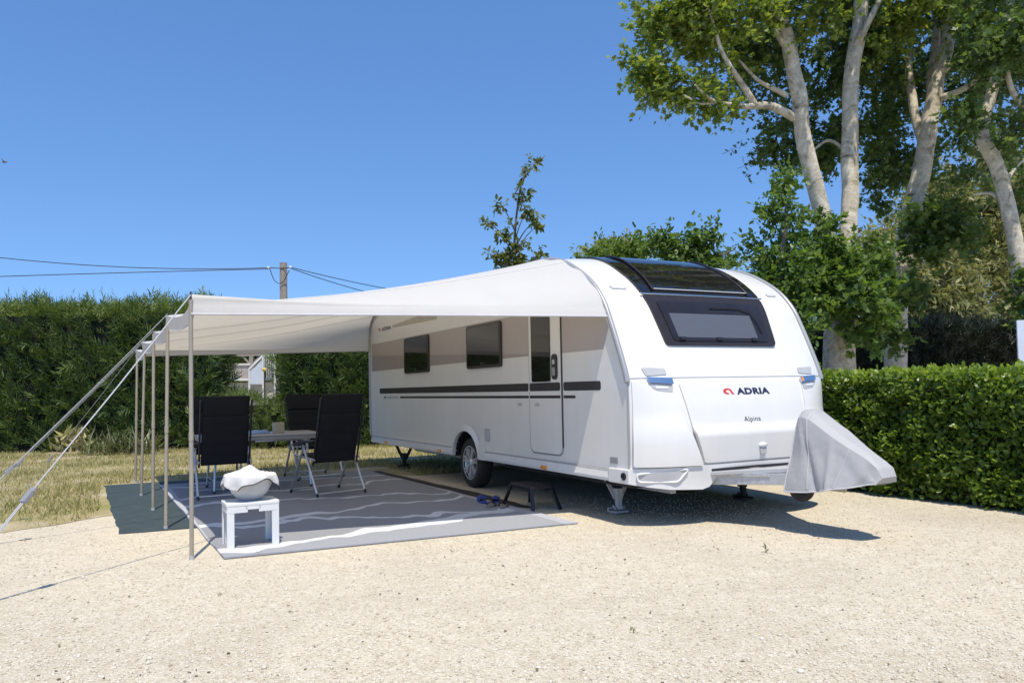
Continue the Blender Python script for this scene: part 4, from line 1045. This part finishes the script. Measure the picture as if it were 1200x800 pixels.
# clipped broad-leaf hedge on the right, parallel to the caravan
hr=empty('clipped_hedge',L(-1.2,4.1),PSI); tag(hr,'waist high clipped leafy hedge with bright yellow green top on the right','hedge')
hx0,hx1,hw,hh=-5.6,4.4,1.15,1.32
b=MB(); b.box(((hx0+hx1)/2+0,0,hh/2-.07),(hx1-hx0-.2,hw-.26,hh-.16)); b.build('branches',M['hedgecore'],hr)  # solid box, dark to stand for shade behind the leaves
def hsurf(n_,side):
    if side=='f': p=np.c_[rng.uniform(hx0,hx1,n_),np.full(n_,-hw/2),hh*rng.random(n_)**.95+.03]; nv=(0,-1,0)
    elif side=='t': p=np.c_[rng.uniform(hx0,hx1,n_),rng.uniform(-hw/2,hw/2,n_),np.full(n_,hh)]; nv=(0,0,1)
    else: p=np.c_[rng.uniform(hx0,hx1,n_),np.full(n_,hw/2),rng.uniform(.03,hh,n_)]; nv=(0,1,0)
    return p,np.tile(nv,(n_,1)).astype(float)
def hleaves(side,n_,m,name,lo,up,szs):
    p,nv=hsurf(n_,side)
    nz=np.array([mnoise.noise(Vector(q)*2.2)*.55+mnoise.noise(Vector(q)*6)*.45 for q in p])
    p=p+nv*(nz*.17+rng.uniform(lo,up,n_))[:,None]
    kp=rng.random(n_)<1.25-1.0*np.clip(.45-p[:,2],0,.45)+nz*.5; p=p[kp];nv=nv[kp];n_=len(p)
    d=unit(nv*.7+np.array([0,0,.35])+rng.normal(0,.65,p.shape)); nn=unit(nv*.8+np.array([0,0,.8])+rng.normal(0,.55,p.shape))
    leaves(name,p,d,nn,szs*(.6+.8*rng.random(n_)),T_OVAL,m,hr)
hleaves('f',46000,M['privet'],'foliage',-.14,.03,.062)
hleaves('b',6000,M['privet'],'back_foliage',-.12,.03,.062)
n1=17000; p1,nv=hsurf(n1,'t')
nz=np.array([mnoise.noise(Vector(q)*2.2)*.55+mnoise.noise(Vector(q)*6)*.45 for q in p1]); p1=p1+nv*(nz*.13+rng.uniform(-.09,.05,n1))[:,None]
d1=nv*.7+np.array([0,0,.35])+rng.normal(0,.65,p1.shape); nn1=nv*.8+np.array([0,0,.8])+rng.normal(0,.55,p1.shape)
n_=1100; bx=rng.uniform(hx0,hx1,n_); by=rng.uniform(-hw/2-.05,hw/2,n_); kk=10
hgt=.05+.13*rng.random(n_)**2
P_=np.stack([np.repeat(bx[:,None],kk,1)+rng.normal(0,.025,(n_,kk)),np.repeat(by[:,None],kk,1)+rng.normal(0,.025,(n_,kk)),hh-.05+hgt[:,None]*np.linspace(0,1,kk)[None]],-1).reshape(-1,3)
leaves('top_growth',np.vstack([p1,P_]),np.vstack([d1,rng.normal(0,.7,P_.shape)+np.array([0,0,.5])]),np.vstack([nn1,rdir(len(P_))+np.array([0,0,1])]),np.concatenate([.062*(.6+.8*rng.random(n1)),.05*(.6+.7*rng.random(len(P_)))]),T_OVAL,M['privettop'],hr)
sg_=MB(); b0=Vector((-.2,-.1,hh)); sg_.tube([b0,b0+Vector((.01,0,.12)),b0+Vector((0,.01,.25))],.004,5); sg_.build('sprig',M['twig'],hr)
P_=np.array([(b0+Vector((0,0,.05+.2*k_/9)))[:] for k_ in range(10)]); leaves('sprig_leaves',P_,rng.normal(0,1,P_.shape)+np.array([0,0,.3]),rdir(10),np.full(10,.07),T_OVAL,M['privettop'],hr)
b=MB(); b.beam(L(-2.4,3.44,.04),L(-.55,3.44,.04),.03,.09); o=b.build('edging_board',M['wood'],None,.003); tag(o,'weathered wooden board at the foot of the clipped hedge behind the cover','edging board')

# hedge behind the trees, their shade put into its leaf colour
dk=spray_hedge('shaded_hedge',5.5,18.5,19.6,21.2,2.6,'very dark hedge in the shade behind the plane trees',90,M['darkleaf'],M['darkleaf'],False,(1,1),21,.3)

# ------------------------------------------------------------------ trees
def limb(b,pts,r0,r1,n=12,wob=.06):
    pts=[Vector(p) for p in pts]; P_=cr3(pts,7); k_=len(P_)
    rs=[]
    for i,p in enumerate(P_):
        t=i/(k_-1); q=mnoise.noise_vector(p*1.3); P_[i]=p+Vector((q.x,q.y,0))*wob*min(1,t*3); rs.append((r0+(r1-r0)*t)*(1+.10*mnoise.noise(p*2.3)))
    b.tube(P_,rs,n)
def cr3(P,n):
    P=[2*P[0]-P[1]]+P+[2*P[-1]-P[-2]]; out=[]
    for i in range(1,len(P)-2):
        for k in range(n):
            t=k/n;a,b,c,d=P[i-1:i+3]
            out.append(.5*((2*b)+(c-a)*t+(2*a-5*b+4*c-d)*t*t+(3*b-a-3*c+d)*t**3))
    out.append(P[-2]); return out
def crown(name,blobs,m,root,tpl,size,per=12,spl=.45,gap=-.12,droop=.25,gs=.8,seed=0,twigs=True):
    """blobs: (centre, (rx,ry,rz), number of sprigs)"""
    c=Vector(root.location); pos=[];dirs=[];ctr=[]
    for ce,r,n_ in blobs:
        if size<.11 and tpl is T_PALM: n_=int(n_*1.3)
        q=rdir(n_*3)*(rng.random(n_*3)**.42)[:,None]
        P_=q*np.array(r)+np.array(ce)
        nz=np.array([mnoise.noise(Vector(p)*gs+Vector((seed,0,0)))+.5*mnoise.noise(Vector(p)*gs*2.3) for p in P_])
        ok=np.where(nz>gap)[0][:n_]; P_=P_[ok]; pos.append(P_); dirs.append(unit(q[ok]+rng.normal(0,.5,(len(ok),3))+np.array([0,0,-droop])))
    pos=np.vstack(pos);d=np.vstack(dirs); n_=len(pos); k=per
    t=np.linspace(0,1,k)[None,:,None]*spl*(.6+.8*rng.random((n_,1,1)))
    P2=pos[:,None,:]+d[:,None,:]*t+rng.normal(0,.05,(n_,k,3))*spl/.45
    D2=d[:,None,:]*.6+rng.normal(0,.65,(n_,k,3))+np.array([0,0,-.15]); NN=np.array([0,0,1.0])+rng.normal(0,.55,(n_,k,3))
    if twigs and name!='low_shoots': leaves(name.replace('crown','twigs') if 'crown' in name else 'twigs',pos-d*.15-np.array(c),d,rdir(n_),(spl*.7+.12)*(.7+.3*rng.random(n_)),T_TWIG,M['twig'],root)
    leaves(name,P2.reshape(-1,3)-np.array(c),D2.reshape(-1,3),NN.reshape(-1,3),size*(.55+.8*rng.random(n_*k)),tpl,m,root)
    return pos,d
def B(px,py,Y,rx,rz,n,ry=None):
    return (pt(px,py,Y)[:],(rx,ry or rx*.9,rz),n)
# --- plane tree with two white stems
gz=lambda px,Y:Vector((pt(px,440,Y).x,Y,0))
def plane_tree(base,label): 
    r=empty('plane_tree',base); tag(r,label,'tree','plane trees behind the clipped hedge'); return r
LS=.108
Y1=14.0; r1=plane_tree(gz(983,Y1),'plane tree with two tall white stems rising right behind the caravan')
b=MB(r1.location)
limb(b,[gz(983,Y1),pt(984,400,Y1),pt(987,355,Y1),pt(990,320,Y1)],.29,.24,16,.02)
limb(b,[pt(986,345,Y1),pt(972,290,Y1),pt(955,215,Y1-.1),pt(938,140,Y1-.2),pt(928,70,Y1-.3),pt(912,0,Y1-.4),pt(900,-110,Y1-.5)],.175,.10,14,.05)
limb(b,[pt(990,345,Y1+.1),pt(995,260,Y1+.2),pt(996,170,Y1+.3),pt(997,90,Y1+.3),pt(1008,20,Y1+.3),pt(1018,-100,Y1+.4)],.165,.125,14,.04)
limb(b,[pt(931,138,Y1-.2),pt(900,124,Y1-.5),pt(870,124,Y1-.9),pt(838,120,Y1-1.2),pt(812,100,Y1-1.5)],.085,.015,9,.08)
limb(b,[pt(885,124,Y1-.7),pt(868,95,Y1-.9),pt(845,60,Y1-1.2),pt(830,10,Y1-1.3)],.06,.022,8,.06)
limb(b,[pt(922,112,Y1-.2),pt(890,95,Y1-.3),pt(865,70,Y1-.3)],.05,.018,8,.05)
limb(b,[pt(926,62,Y1-.3),pt(905,30,Y1-.4),pt(900,-20,Y1-.4)],.06,.03,8,.04)
limb(b,[pt(1000,60,Y1+.3),pt(1015,30,Y1),pt(1035,-10,Y1)],.08,.04,8,.04)
limb(b,[pt(996,180,Y1+.3),pt(970,165,Y1+.6),pt(945,185,Y1+.9)],.045,.015,8,.05)
limb(b,[pt(838,120,Y1-1.2),pt(820,122,Y1-1.3),pt(800,112,Y1-1.5)],.025,.008,6,.04)
b.build('trunk',M['bark'],r1)
blobs=[B(808,40,13.0,.70,.62,105),B(762,78,12.8,.32,.2,30),B(785,72,12.9,.5,.35,55),B(845,10,13.2,.7,.7,100),B(850,75,13.6,.55,.35,55),B(795,-10,12.6,.7,.5,80),B(782,14,12.8,.35,.36,36),B(790,105,12.7,.35,.14,26),B(842,118,12.9,.3,.12,22),B(765,112,12.7,.16,.1,9),
       B(815,98,13.0,.45,.22,35),B(890,5,13.2,.35,.35,35),B(955,0,13.2,.4,.3,30)]
blobs+=[B(962,30,13.4,.22,.35,22),B(885,45,13.3,.25,.3,24)]
crown('crown',blobs,M['planeleaf'],r1,T_PALM,LS,14,.36,.04,seed=3,gs=1.4)
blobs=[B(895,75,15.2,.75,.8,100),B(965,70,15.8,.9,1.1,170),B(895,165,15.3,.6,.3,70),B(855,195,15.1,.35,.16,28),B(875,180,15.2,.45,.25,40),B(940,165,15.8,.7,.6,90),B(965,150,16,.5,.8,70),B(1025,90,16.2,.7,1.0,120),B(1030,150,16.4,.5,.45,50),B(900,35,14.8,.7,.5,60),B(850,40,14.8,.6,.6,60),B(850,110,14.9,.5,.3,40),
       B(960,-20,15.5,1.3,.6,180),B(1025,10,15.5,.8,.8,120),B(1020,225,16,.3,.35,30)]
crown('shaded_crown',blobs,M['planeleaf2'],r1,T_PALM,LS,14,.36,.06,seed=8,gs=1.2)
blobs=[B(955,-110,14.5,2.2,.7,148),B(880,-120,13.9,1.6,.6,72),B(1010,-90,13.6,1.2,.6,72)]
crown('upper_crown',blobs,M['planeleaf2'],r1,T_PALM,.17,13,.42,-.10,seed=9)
blobs=[B(960,290,13.4,.35,.5,70),B(990,335,13.1,.6,.45,130),B(940,335,13.1,.5,.45,100),B(1015,385,13.2,.3,.16,30),B(1010,305,13.4,.4,.4,60),B(1030,345,13.6,.4,.4,50)]
crown('low_shoots',blobs,M['mapleleaf'],r1,T_PALM,.13,14,.3,-.2,seed=12)
# --- second plane tree
Y2=15.5; r2=plane_tree(gz(1050,Y2),'plane tree with a pale forked trunk in the middle of the row')
b=MB(r2.location)
limb(b,[gz(1046,Y2),pt(1050,370,Y2),pt(1060,295,Y2),pt(1077,215,Y2),pt(1088,150,Y2),pt(1097,100,Y2),pt(1112,40,Y2),pt(1122,-80,Y2)],.235,.11,15,.05)
limb(b,[pt(1084,175,Y2),pt(1070,125,Y2+.2),pt(1066,80,Y2+.3),pt(1068,58,Y2+.3)],.10,.07,10,.04)
limb(b,[pt(1090,140,Y2),pt(1093,85,Y2+.3),pt(1098,30,Y2+.3),pt(1106,-60,Y2+.3)],.10,.07,10,.04)
limb(b,[pt(1098,88,Y2),pt(1120,72,Y2-.3),pt(1145,55,Y2-.6),pt(1175,45,Y2-.8)],.07,.025,9,.05)
limb(b,[pt(1092,118,Y2),pt(1120,108,Y2-.3),pt(1148,88,Y2-.5),pt(1185,20,Y2-.7)],.075,.03,9,.05)
b.build('trunk',M['bark'],r2)
blobs=[B(1050,20,16.3,.7,.7,100),B(1140,15,16,.9,.7,150),B(1045,140,17.2,.6,.9,100),B(1130,130,17.4,.9,.8,120),B(1040,190,17.0,.4,.35,40),B(1030,215,17,.35,.2,28),B(1075,190,17.3,.7,.5,60),B(1150,200,17.4,.6,.4,45),B(1120,70,16.8,.7,.5,70),B(1060,85,16.8,.5,.5,50),B(1160,70,15.2,.5,.4,50)]
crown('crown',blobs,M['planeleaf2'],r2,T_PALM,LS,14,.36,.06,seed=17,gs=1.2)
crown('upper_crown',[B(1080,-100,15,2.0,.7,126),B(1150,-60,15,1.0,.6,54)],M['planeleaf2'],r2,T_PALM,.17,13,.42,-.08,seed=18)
blobs=[B(1140,30,14.2,.3,.2,24),B(1070,5,14.2,.5,.3,50),B(1035,45,14.4,.3,.3,24),B(1045,10,14.2,.45,.3,36),B(1150,5,14,.4,.3,30)]
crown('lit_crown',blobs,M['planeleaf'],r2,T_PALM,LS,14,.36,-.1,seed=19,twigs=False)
blobs=[B(1085,262,14.6,.45,.22,70),B(1115,280,14.6,.45,.22,60),B(1075,290,14.6,.3,.15,26),B(1110,250,14.9,.4,.2,36),B(1055,345,14.5,.35,.25,40),B(1045,385,14.4,.4,.3,60)]
crown('low_shoots',blobs,M['planeleaf2'],r2,T_PALM,.13,14,.3,-.25,seed=22)
# --- third plane tree
Y3=13.0; r3=plane_tree(gz(1206,Y3),'plane tree leaning in from the right edge with a bent grey trunk')
b=MB(r3.location)
limb(b,[gz(1208,Y3),pt(1204,380,Y3),pt(1196,320,Y3),pt(1186,260,Y3),pt(1170,200,Y3),pt(1153,165,Y3),pt(1152,145,Y3),pt(1163,105,Y3),pt(1172,70,Y3),pt(1182,0,Y3),pt(1190,-100,Y3)],.145,.07,14,.02)
limb(b,[pt(1184,250,Y3),pt(1165,228,Y3+.2),pt(1140,228,Y3+.3)],.05,.015,8,.04)
limb(b,[pt(1178,215,Y3),pt(1192,195,Y3+.2),pt(1210,180,Y3+.3)],.04,.015,8,.03)
limb(b,[pt(1215,128,Y3-.4),pt(1195,120,Y3-.5),pt(1184,100,Y3-.6),pt(1176,60,Y3-.6)],.055,.035,9,.03)
b.build('trunk',M['bark'],r3)
blobs=[B(1180,20,14,.6,.5,80),B(1195,90,14.4,.5,.6,70),B(1190,170,14.8,.4,.35,30),B(1240,60,13,.9,1.1,120),B(1150,55,14.2,.4,.3,36),B(1165,5,12.4,.5,.25,40),B(1200,225,14.6,.3,.25,20)]
blobs+=[B(1160,60,12.3,.35,.4,50),B(1175,105,12.3,.25,.25,28),B(1150,120,12.4,.2,.2,18),B(1190,40,12.2,.4,.4,50),B(1130,140,12.6,.25,.2,18),B(1195,150,12.4,.2,.25,18)]
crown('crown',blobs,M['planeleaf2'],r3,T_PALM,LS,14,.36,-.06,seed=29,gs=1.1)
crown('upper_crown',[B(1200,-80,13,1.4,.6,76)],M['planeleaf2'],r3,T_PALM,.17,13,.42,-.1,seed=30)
crown('low_shoots',[B(1202,350,12.7,.2,.4,50)],M['planeleaf2'],r3,T_PALM,.12,12,.26,-.4,seed=31)
# --- bushy trees
def bushy(name,px,Y,label,blobs,m,tpl,size,cat='tree',group=None,per=12,spl=.35,gap=-.2,stems=(),seed=0,r=.09):
    ro=empty(name,gz(px,Y)); tag(ro,label,cat,group); b=MB(ro.location)
    for s_ in stems: limb(b,[gz(px,Y)]+[pt(*q) for q in s_],r,.015,8,.05)
    b.build('trunk',M['twig'],ro); crown('crown',blobs,m,ro,tpl,size,per,spl,gap,seed=seed,twigs=False); return ro
bushy('young_tree',915,12.6,'dense green young tree right behind the roof of the caravan',
  [B(918,250,12.8,.25,.5,70),B(908,305,12.7,.38,.3,75),B(898,350,12.6,.4,.35,90),B(920,385,12.5,.4,.3,70),B(888,305,12.8,.16,.22,22),B(925,212,12.9,.12,.25,16),B(928,335,12.6,.45,.45,90),B(885,345,12.8,.2,.2,22)],
  M['mapleleaf'],T_OVAL,.10,stems=[[(915,350,12.6),(917,290,12.6),(920,240,12.7)],[(925,380,12.5),(940,350,12.5)]],seed=41,per=14,spl=.28)
bushy('willow_tree',1085,24,'pale grey green willow standing left in the background behind the plane trunks',
  [B(1070,330,24,1.5,1.3,420),B(1045,275,24.5,.6,.9,150),B(1100,360,23.5,1.4,.8,320),B(1100,240,25,.9,.9,170),B(1040,360,24,.8,.7,140)],M['oliveleaf'],T_NARROW,.26,stems=[[(1085,350,24),(1075,290,24)],[(1100,380,24),(1108,330,24)]],seed=51,per=16,spl=.7,group='willows in the background')
bushy('willow_tree',1160,25,'pale grey green willow standing right in the background behind the plane trunks',
  [B(1160,320,25,1.7,1.4,480),B(1178,235,25.5,1.4,1.4,360),B(1130,250,26,1.0,1.0,180),B(1215,300,25,1.0,1.8,260),B(1150,200,26,.8,.7,110)],M['oliveleaf'],T_NARROW,.26,stems=[[(1150,350,25),(1155,270,25),(1165,210,25)],[(1175,350,25),(1195,260,25)]],seed=57,per=16,spl=.7,group='willows in the background')
bushy('leafy_tree',735,24,'bright green round tree showing over the caravan roof',
  [B(735,312,24,1.1,.6,300),B(708,300,25,.55,.4,120),B(688,312,24.5,.6,.2,80),B(760,300,23.8,.6,.45,140),B(740,350,24,1.8,.8,260),B(665,316,24.5,.35,.12,30),B(790,312,23.8,.6,.4,110)],M['backleaf'],T_OVAL,.14,stems=[[(735,350,24),(730,300,24)],[(740,360,24),(760,290,24)]],seed=61,per=13,spl=.4)
bushy('dull_tree',705,30,'dull olive green tree top farthest back over the caravan roof',
  [B(708,293,30,.75,.35,100),B(735,293,30,.5,.3,60)],M['oliveleaf'],T_OVAL,.16,stems=[[(710,330,30),(712,285,30)]],seed=63,per=13,spl=.4)
bushy('feathery_tree',815,22,'green feathery tree with long shoots over the caravan roof',
  [B(805,300,22,.65,.42,110),B(818,279,22,.28,.22,32),B(793,290,22,.28,.25,34),B(842,304,22.3,.4,.1,28),B(858,297,22.3,.18,.1,10),B(776,274,22,.09,.22,13),B(812,325,22,1.1,.4,110),B(826,270,22,.16,.1,12),B(836,276,22,.16,.1,10),B(765,285,22,.15,.1,10)],M['mapleleaf'],T_OVAL,.16,stems=[[(815,330,22),(818,268,22)],[(810,320,22),(845,300,22),(862,292,22)],[(805,330,22),(780,280,22),(774,264,22)],[(812,330,22),(835,278,22)]],seed=67,per=12,spl=.4,gap=-.2,r=.07)
# slim tree
ro=empty('slim_tree',gz(600,20)); tag(ro,'slim young tree with sparse yellowish leaves beyond the awning','tree'); b=MB(ro.location)
limb(b,[gz(603,20),pt(602,330,20),pt(604,270,20),pt(608,230,20),pt(618,195,20)],.05,.010,8,.02)
tips=[(585,238),(573,260),(588,275),(577,298),(630,255),(632,262),(616,222),(628,192),(583,300),(630,298),(612,285),(590,312),(626,310),(618,246),(596,300),(606,305)]
for i,(x,y) in enumerate(tips):
    limb(b,[pt(604,min(330,y+34),20),pt((604+x)/2,y+14,20+random.uniform(-.2,.2)),pt(x,y,20+random.uniform(-.4,.4))],.018,.006,6,.03)
b.build('trunk',M['twig'],ro)
bl=[B(x,y,20+random.uniform(-.3,.3),.11,.09,8 if i<11 else 12) for i,(x,y) in enumerate(tips)]
bl+=[B(600,302,20,.4,.25,22),B(598,268,20,.2,.2,10),B(618,200,20,.1,.1,6),B(610,230,20,.14,.14,9)]
crown('crown',bl,M['slimleaf'],ro,T_OVAL,.13,8,.17,-.9,seed=71,twigs=False)

# spiky plant by the hedge foot
yu=empty('yucca_plant',pt(145,527,17.6)*1.0); yu.location.z=0; tag(yu,'spiky sword leaved plant at the foot of the tall hedge behind the poles','plant')
n_=320; a=rng.uniform(0,2*PI,n_); el=rng.uniform(.15,1.3,n_); bx=np.clip(rng.normal(0,.42,n_),-.75,.75); D_=np.c_[np.cos(a)*np.cos(el),np.sin(a)*np.cos(el),np.sin(el)]
leaves('blades',np.c_[bx,rng.normal(0,.15,n_),np.full(n_,.05)],D_,rdir(n_)*.3+np.array([0,0,1]),.38+.36*rng.random(n_),np.array([(0,.016,0),(.5,.024,.04),(1,0,-.08),(.5,-.024,.04),(0,-.016,0)]),M['yucca'],yu)
yu2=empty('dry_shrub',pt(85,527,17.9)*1.0); yu2.location.z=0; tag(yu2,'small dry yellowish shrub beside the spiky plant','plant')
n_=120; a=rng.uniform(0,2*PI,n_); D_=rdir(n_)+np.array([0,-.2,.9]); leaves('stems',np.c_[rng.normal(0,.18,n_),rng.normal(0,.1,n_),rng.uniform(.02,.5,n_)],D_,rdir(n_),.15+.2*rng.random(n_),T_NARROW,M['straw'],yu2)
# weeds in the gravel
def weed(px,py,h_,label,n_=14):
    p=pt(px,py,1); r_=p-Vector((0,0,CAM_H)); k_=-CAM_H/r_.z; q=Vector((r_.x*k_,r_.y*k_,0))
    o=leaves('weed',np.c_[rng.normal(0,.012,(n_,2))+np.array([q.x,q.y]),rng.uniform(.0,h_*.7,n_)],rng.normal(0,.6,(n_,3))+np.array([0,0,.8]),rdir(n_),h_*.55*(.6+.6*rng.random(n_)),T_NARROW,M['slimleaf'],None,(q.x,q.y,0)); return tag(o,label,'weed','weeds in the gravel')
weed(898,647,.075,'tiny green weed in the gravel in front of the caravan nose')
weed(744,741,.035,'tiny weed in the open gravel nearest the viewer')
weed(530,700-52,.03,'tiny weed in the gravel just off the long front edge of the rug',18)
weed(303,650,.035,'tiny weed at the rug edge beside the white stool',22)

# ------------------------------------------------------------------ utility pole and cables
up_=empty('utility_pole',Vector((pt(332,400,32).x,32,0))); tag(up_,'weathered wooden utility pole standing behind the awning','utility pole')
tp_=pt(332,308,32); b=MB(up_.location); b.tube([Vector((tp_.x,32,0)),Vector((tp_.x,32,3)),Vector((tp_.x,32,tp_.z))],[.17,.16,.145],14); b.build('post',M['wood'],up_)
b=MB(up_.location)
for dx in (-.55,.35): b.tube([Vector((tp_.x,31.85,tp_.z-.25)),Vector((tp_.x+dx,31.8,tp_.z-.22))],.02,6)
b.build('bracket',M['darksteel'],up_)
for dx in (-.55,.35):
    b=MB(up_.location); b.lathe([(0,-.05),(.045,-.05),(.06,0),(.045,.05),(0,.05)],(tp_.x+dx,31.8,tp_.z-.22),'z',12); b.build('insulator',M['porcelain'],up_)
b=MB(up_.location); b.tube(cr3([Vector((tp_.x-.5,31.8,tp_.z-.25)),Vector((tp_.x-.3,31.8,tp_.z-.75)),Vector((tp_.x,31.8,tp_.z-.85)),Vector((tp_.x+.3,31.8,tp_.z-.35))],6),.016,6); b.build('jumper_cable',M['cable'],up_)
def wire(a,c,sag,label):
    a,c=Vector(a),Vector(c); mid=(a+c)/2; P_=[a.lerp(c,t)-mid-Vector((0,0,4*sag*t*(1-t))) for t in np.linspace(0,1,30)]
    b=MB(); b.tube(P_,.017,5); o=b.build('overhead_cable',M['cable'],None,loc=mid); tag(o,label,'cable','overhead cables')
aL=Vector((tp_.x-.55,31.8,tp_.z-.22)); aR=Vector((tp_.x+.35,31.8,tp_.z-.22))
def ext(a,q,k_): return Vector(a)+(Vector(q)-Vector(a))*k_
wire(aL,ext(aL,pt(0,296,30),1.25),.30,'upper overhead cable running left from the utility pole')
wire(aL+Vector((0,0,-.05)),ext(aL,pt(0,324,30),1.25),-.02,'lower overhead cable running left from the utility pole')
wire(aR,ext(aR,pt(432,331,34),2.2),.12,'upper overhead cable running right from the utility pole behind the awning')
wire(aR+Vector((0,0,-.04)),ext(aR,pt(432,337,34),2.2),.2,'lower overhead cable running right from the utility pole behind the awning')

# ------------------------------------------------------------------ what shows through the hedge gap
def bx(name,m,a,c,parent=None,bev=.01):
    b=MB(Vector(parent.location) if parent else (0,0,0)); b.box([(p+q)/2 for p,q in zip(a,c)],[abs(q-p) for p,q in zip(a,c)]); return b.build(name,m,parent,bev)
gx=lambda px,Y:pt(px,440,Y).x
gzz=lambda px,py,Y:pt(px,py,Y).z
b=MB(); c0=Vector((gx(280,27),28.5,0)); b.o=c0; b.box((gx(280,27),28.7,gzz(280,448,27)/2),(4.6,3.4,gzz(280,448,27))); tr=b.build('terrace_wall',M['cream'],None,.03,loc=c0); tag(tr,'cream rendered terrace wall seen through the hedge gap','wall')
b=MB(); b.o=c0; b.box((gx(280,27),27.0,gzz(280,446,27)+.03),(4.7,.35,.08)); b.build('coping',M['whiteplastic'],tr,.01)
fc_=empty('board_fence',Vector((gx(270,29),29,gzz(280,448,27)))); tag(fc_,'grey brown board fence on the terrace seen through the hedge gap','fence'); b=MB(fc_.location)
zb=gzz(280,446,29); zt_=gzz(270,428,29)
xa=gx(246,29);xb=gx(294,29); nbd=22
for i in range(nbd):
    x=xa+(xb-xa)*(i+.5)/nbd; b.box((x,29,(zb+zt_)/2),((xb-xa)/nbd*.86,.03,zt_-zb))
b.build('boards',M['fencewood'],fc_)
b=MB(fc_.location); b.box(((xa+xb)/2,28.97,zt_+.03),(xb-xa,.08,.06)); b.build('top_rail',M['cream'],fc_)
pg=empty('pergola',Vector((gx(275,30),30,0))); tag(pg,'dark timber pergola with braced posts above the board fence','pergola')
zt2=gzz(270,416,30)
b=MB(pg.location); b.box((gx(275,30),30,zt2+.05),(6,.15,.2)); b.build('beam',M['wood'],pg)
for px in (260,295):
    x=gx(px,30); b=MB(pg.location); b.box((x,30,zt2/2),(.14,.14,zt2)); b.build('post',M['wood'],pg)
    for s_ in (-1,1):
        b=MB(pg.location); b.beam((x,30,zt2-.42),(x+s_*.36,30,zt2-.02),.07,.08,up=(0,1,0)); b.build('brace',M['wood'],pg)
sr=empty('stair_railing',Vector((gx(305,26.5),26.5,0))); tag(sr,'pale stair railing climbing to the right in the hedge gap','railing')
b=MB(sr.location); A_=pt(292,433,26.5);B_=pt(308,417,26.5);C_=pt(322,417,26.5); A2=pt(292,450,26.5);B2=pt(308,450,26.5)
b.tube([A_,B_,C_],.04,8); b.build('handrail',M['whiteplastic'],sr)
for q in (A_,B_,C_):
    b=MB(sr.location); b.tube([q,Vector((q.x,q.y,.0))],.035,8); b.build('post',M['whiteplastic'],sr)
b=MB(sr.location); b.add([A_-Vector((0,.0,.1)),B_-Vector((0,0,.1)),B2,A2,A_-Vector((0,-.05,.1)),B_-Vector((0,-.05,.1)),B2+Vector((0,.05,0)),A2+Vector((0,.05,0))],[(3,2,1,0),(4,5,6,7),(0,1,5,4),(1,2,6,5),(2,3,7,6),(3,0,4,7)]); b.build('panel',M['paleblue'],sr)
for k_ in range(7):
    q=B_.lerp(C_,k_/6); b=MB(sr.location); b.tube([q,Vector((q.x,q.y,q.z-.75))],.012,6); b.build('baluster',M['whiteplastic'],sr)
ys_=empty('garden_lamp',Vector((gx(310,26),26,0))); tag(ys_,'small yellow lamp head on a post by the stair railing','lamp')
q=pt(310,433,26); b=MB(ys_.location); b.tube([Vector((q.x,26,0)),Vector((q.x,26,q.z-.05))],.025,8); b.build('post',M['darksteel'],ys_)
b=MB(ys_.location); b.lathe([(0,-.07),(.05,-.05),(.07,0),(.05,.05),(0,.07)],(q.x,26,q.z),'z',16); b.build('lamp_head',M['yellow'],ys_)
# pale board at the right edge
wp=empty('notice_board',Vector((pt(1215,420,12).x,12,0)),R(-12)); tag(wp,'pale bluish white board behind the clipped hedge at the right edge','board')
zz0=gzz(1195,440,12)-.25; zz1=gzz(1195,375,12)
b=MB(); b.box((0,0,(zz0+zz1)/2),(.52,.04,zz1-zz0)); b.build('panel',M['paleblue'],wp,.006)
for s_ in (-1,1):
    b=MB(); b.box((s_*.20,.04,zz1/2-.1),(.05,.04,zz1-.2)); b.build('post',M['galv'],wp)
# distant bird
q=pt(5,190,30); bi=MB(q); bi.tube([q+Vector((-.09,0,0)),q+Vector((-.03,0,.0)),q+Vector((.06,0,.0)),q+Vector((.12,0,.01))],[.01,.035,.03,.006],8)
bi.add([q+Vector((-.03,0,.01)),q+Vector((.04,0,.01)),q+Vector((.0,-.22,.09))],[(0,1,2)]); bi.add([q+Vector((-.03,0,.01)),q+Vector((.04,0,.01)),q+Vector((.0,.22,.09))],[(2,1,0)])
tag(bi.build('bird',M['twig'],None,loc=q),'tiny dark bird flying in the blue sky at the left edge','bird')
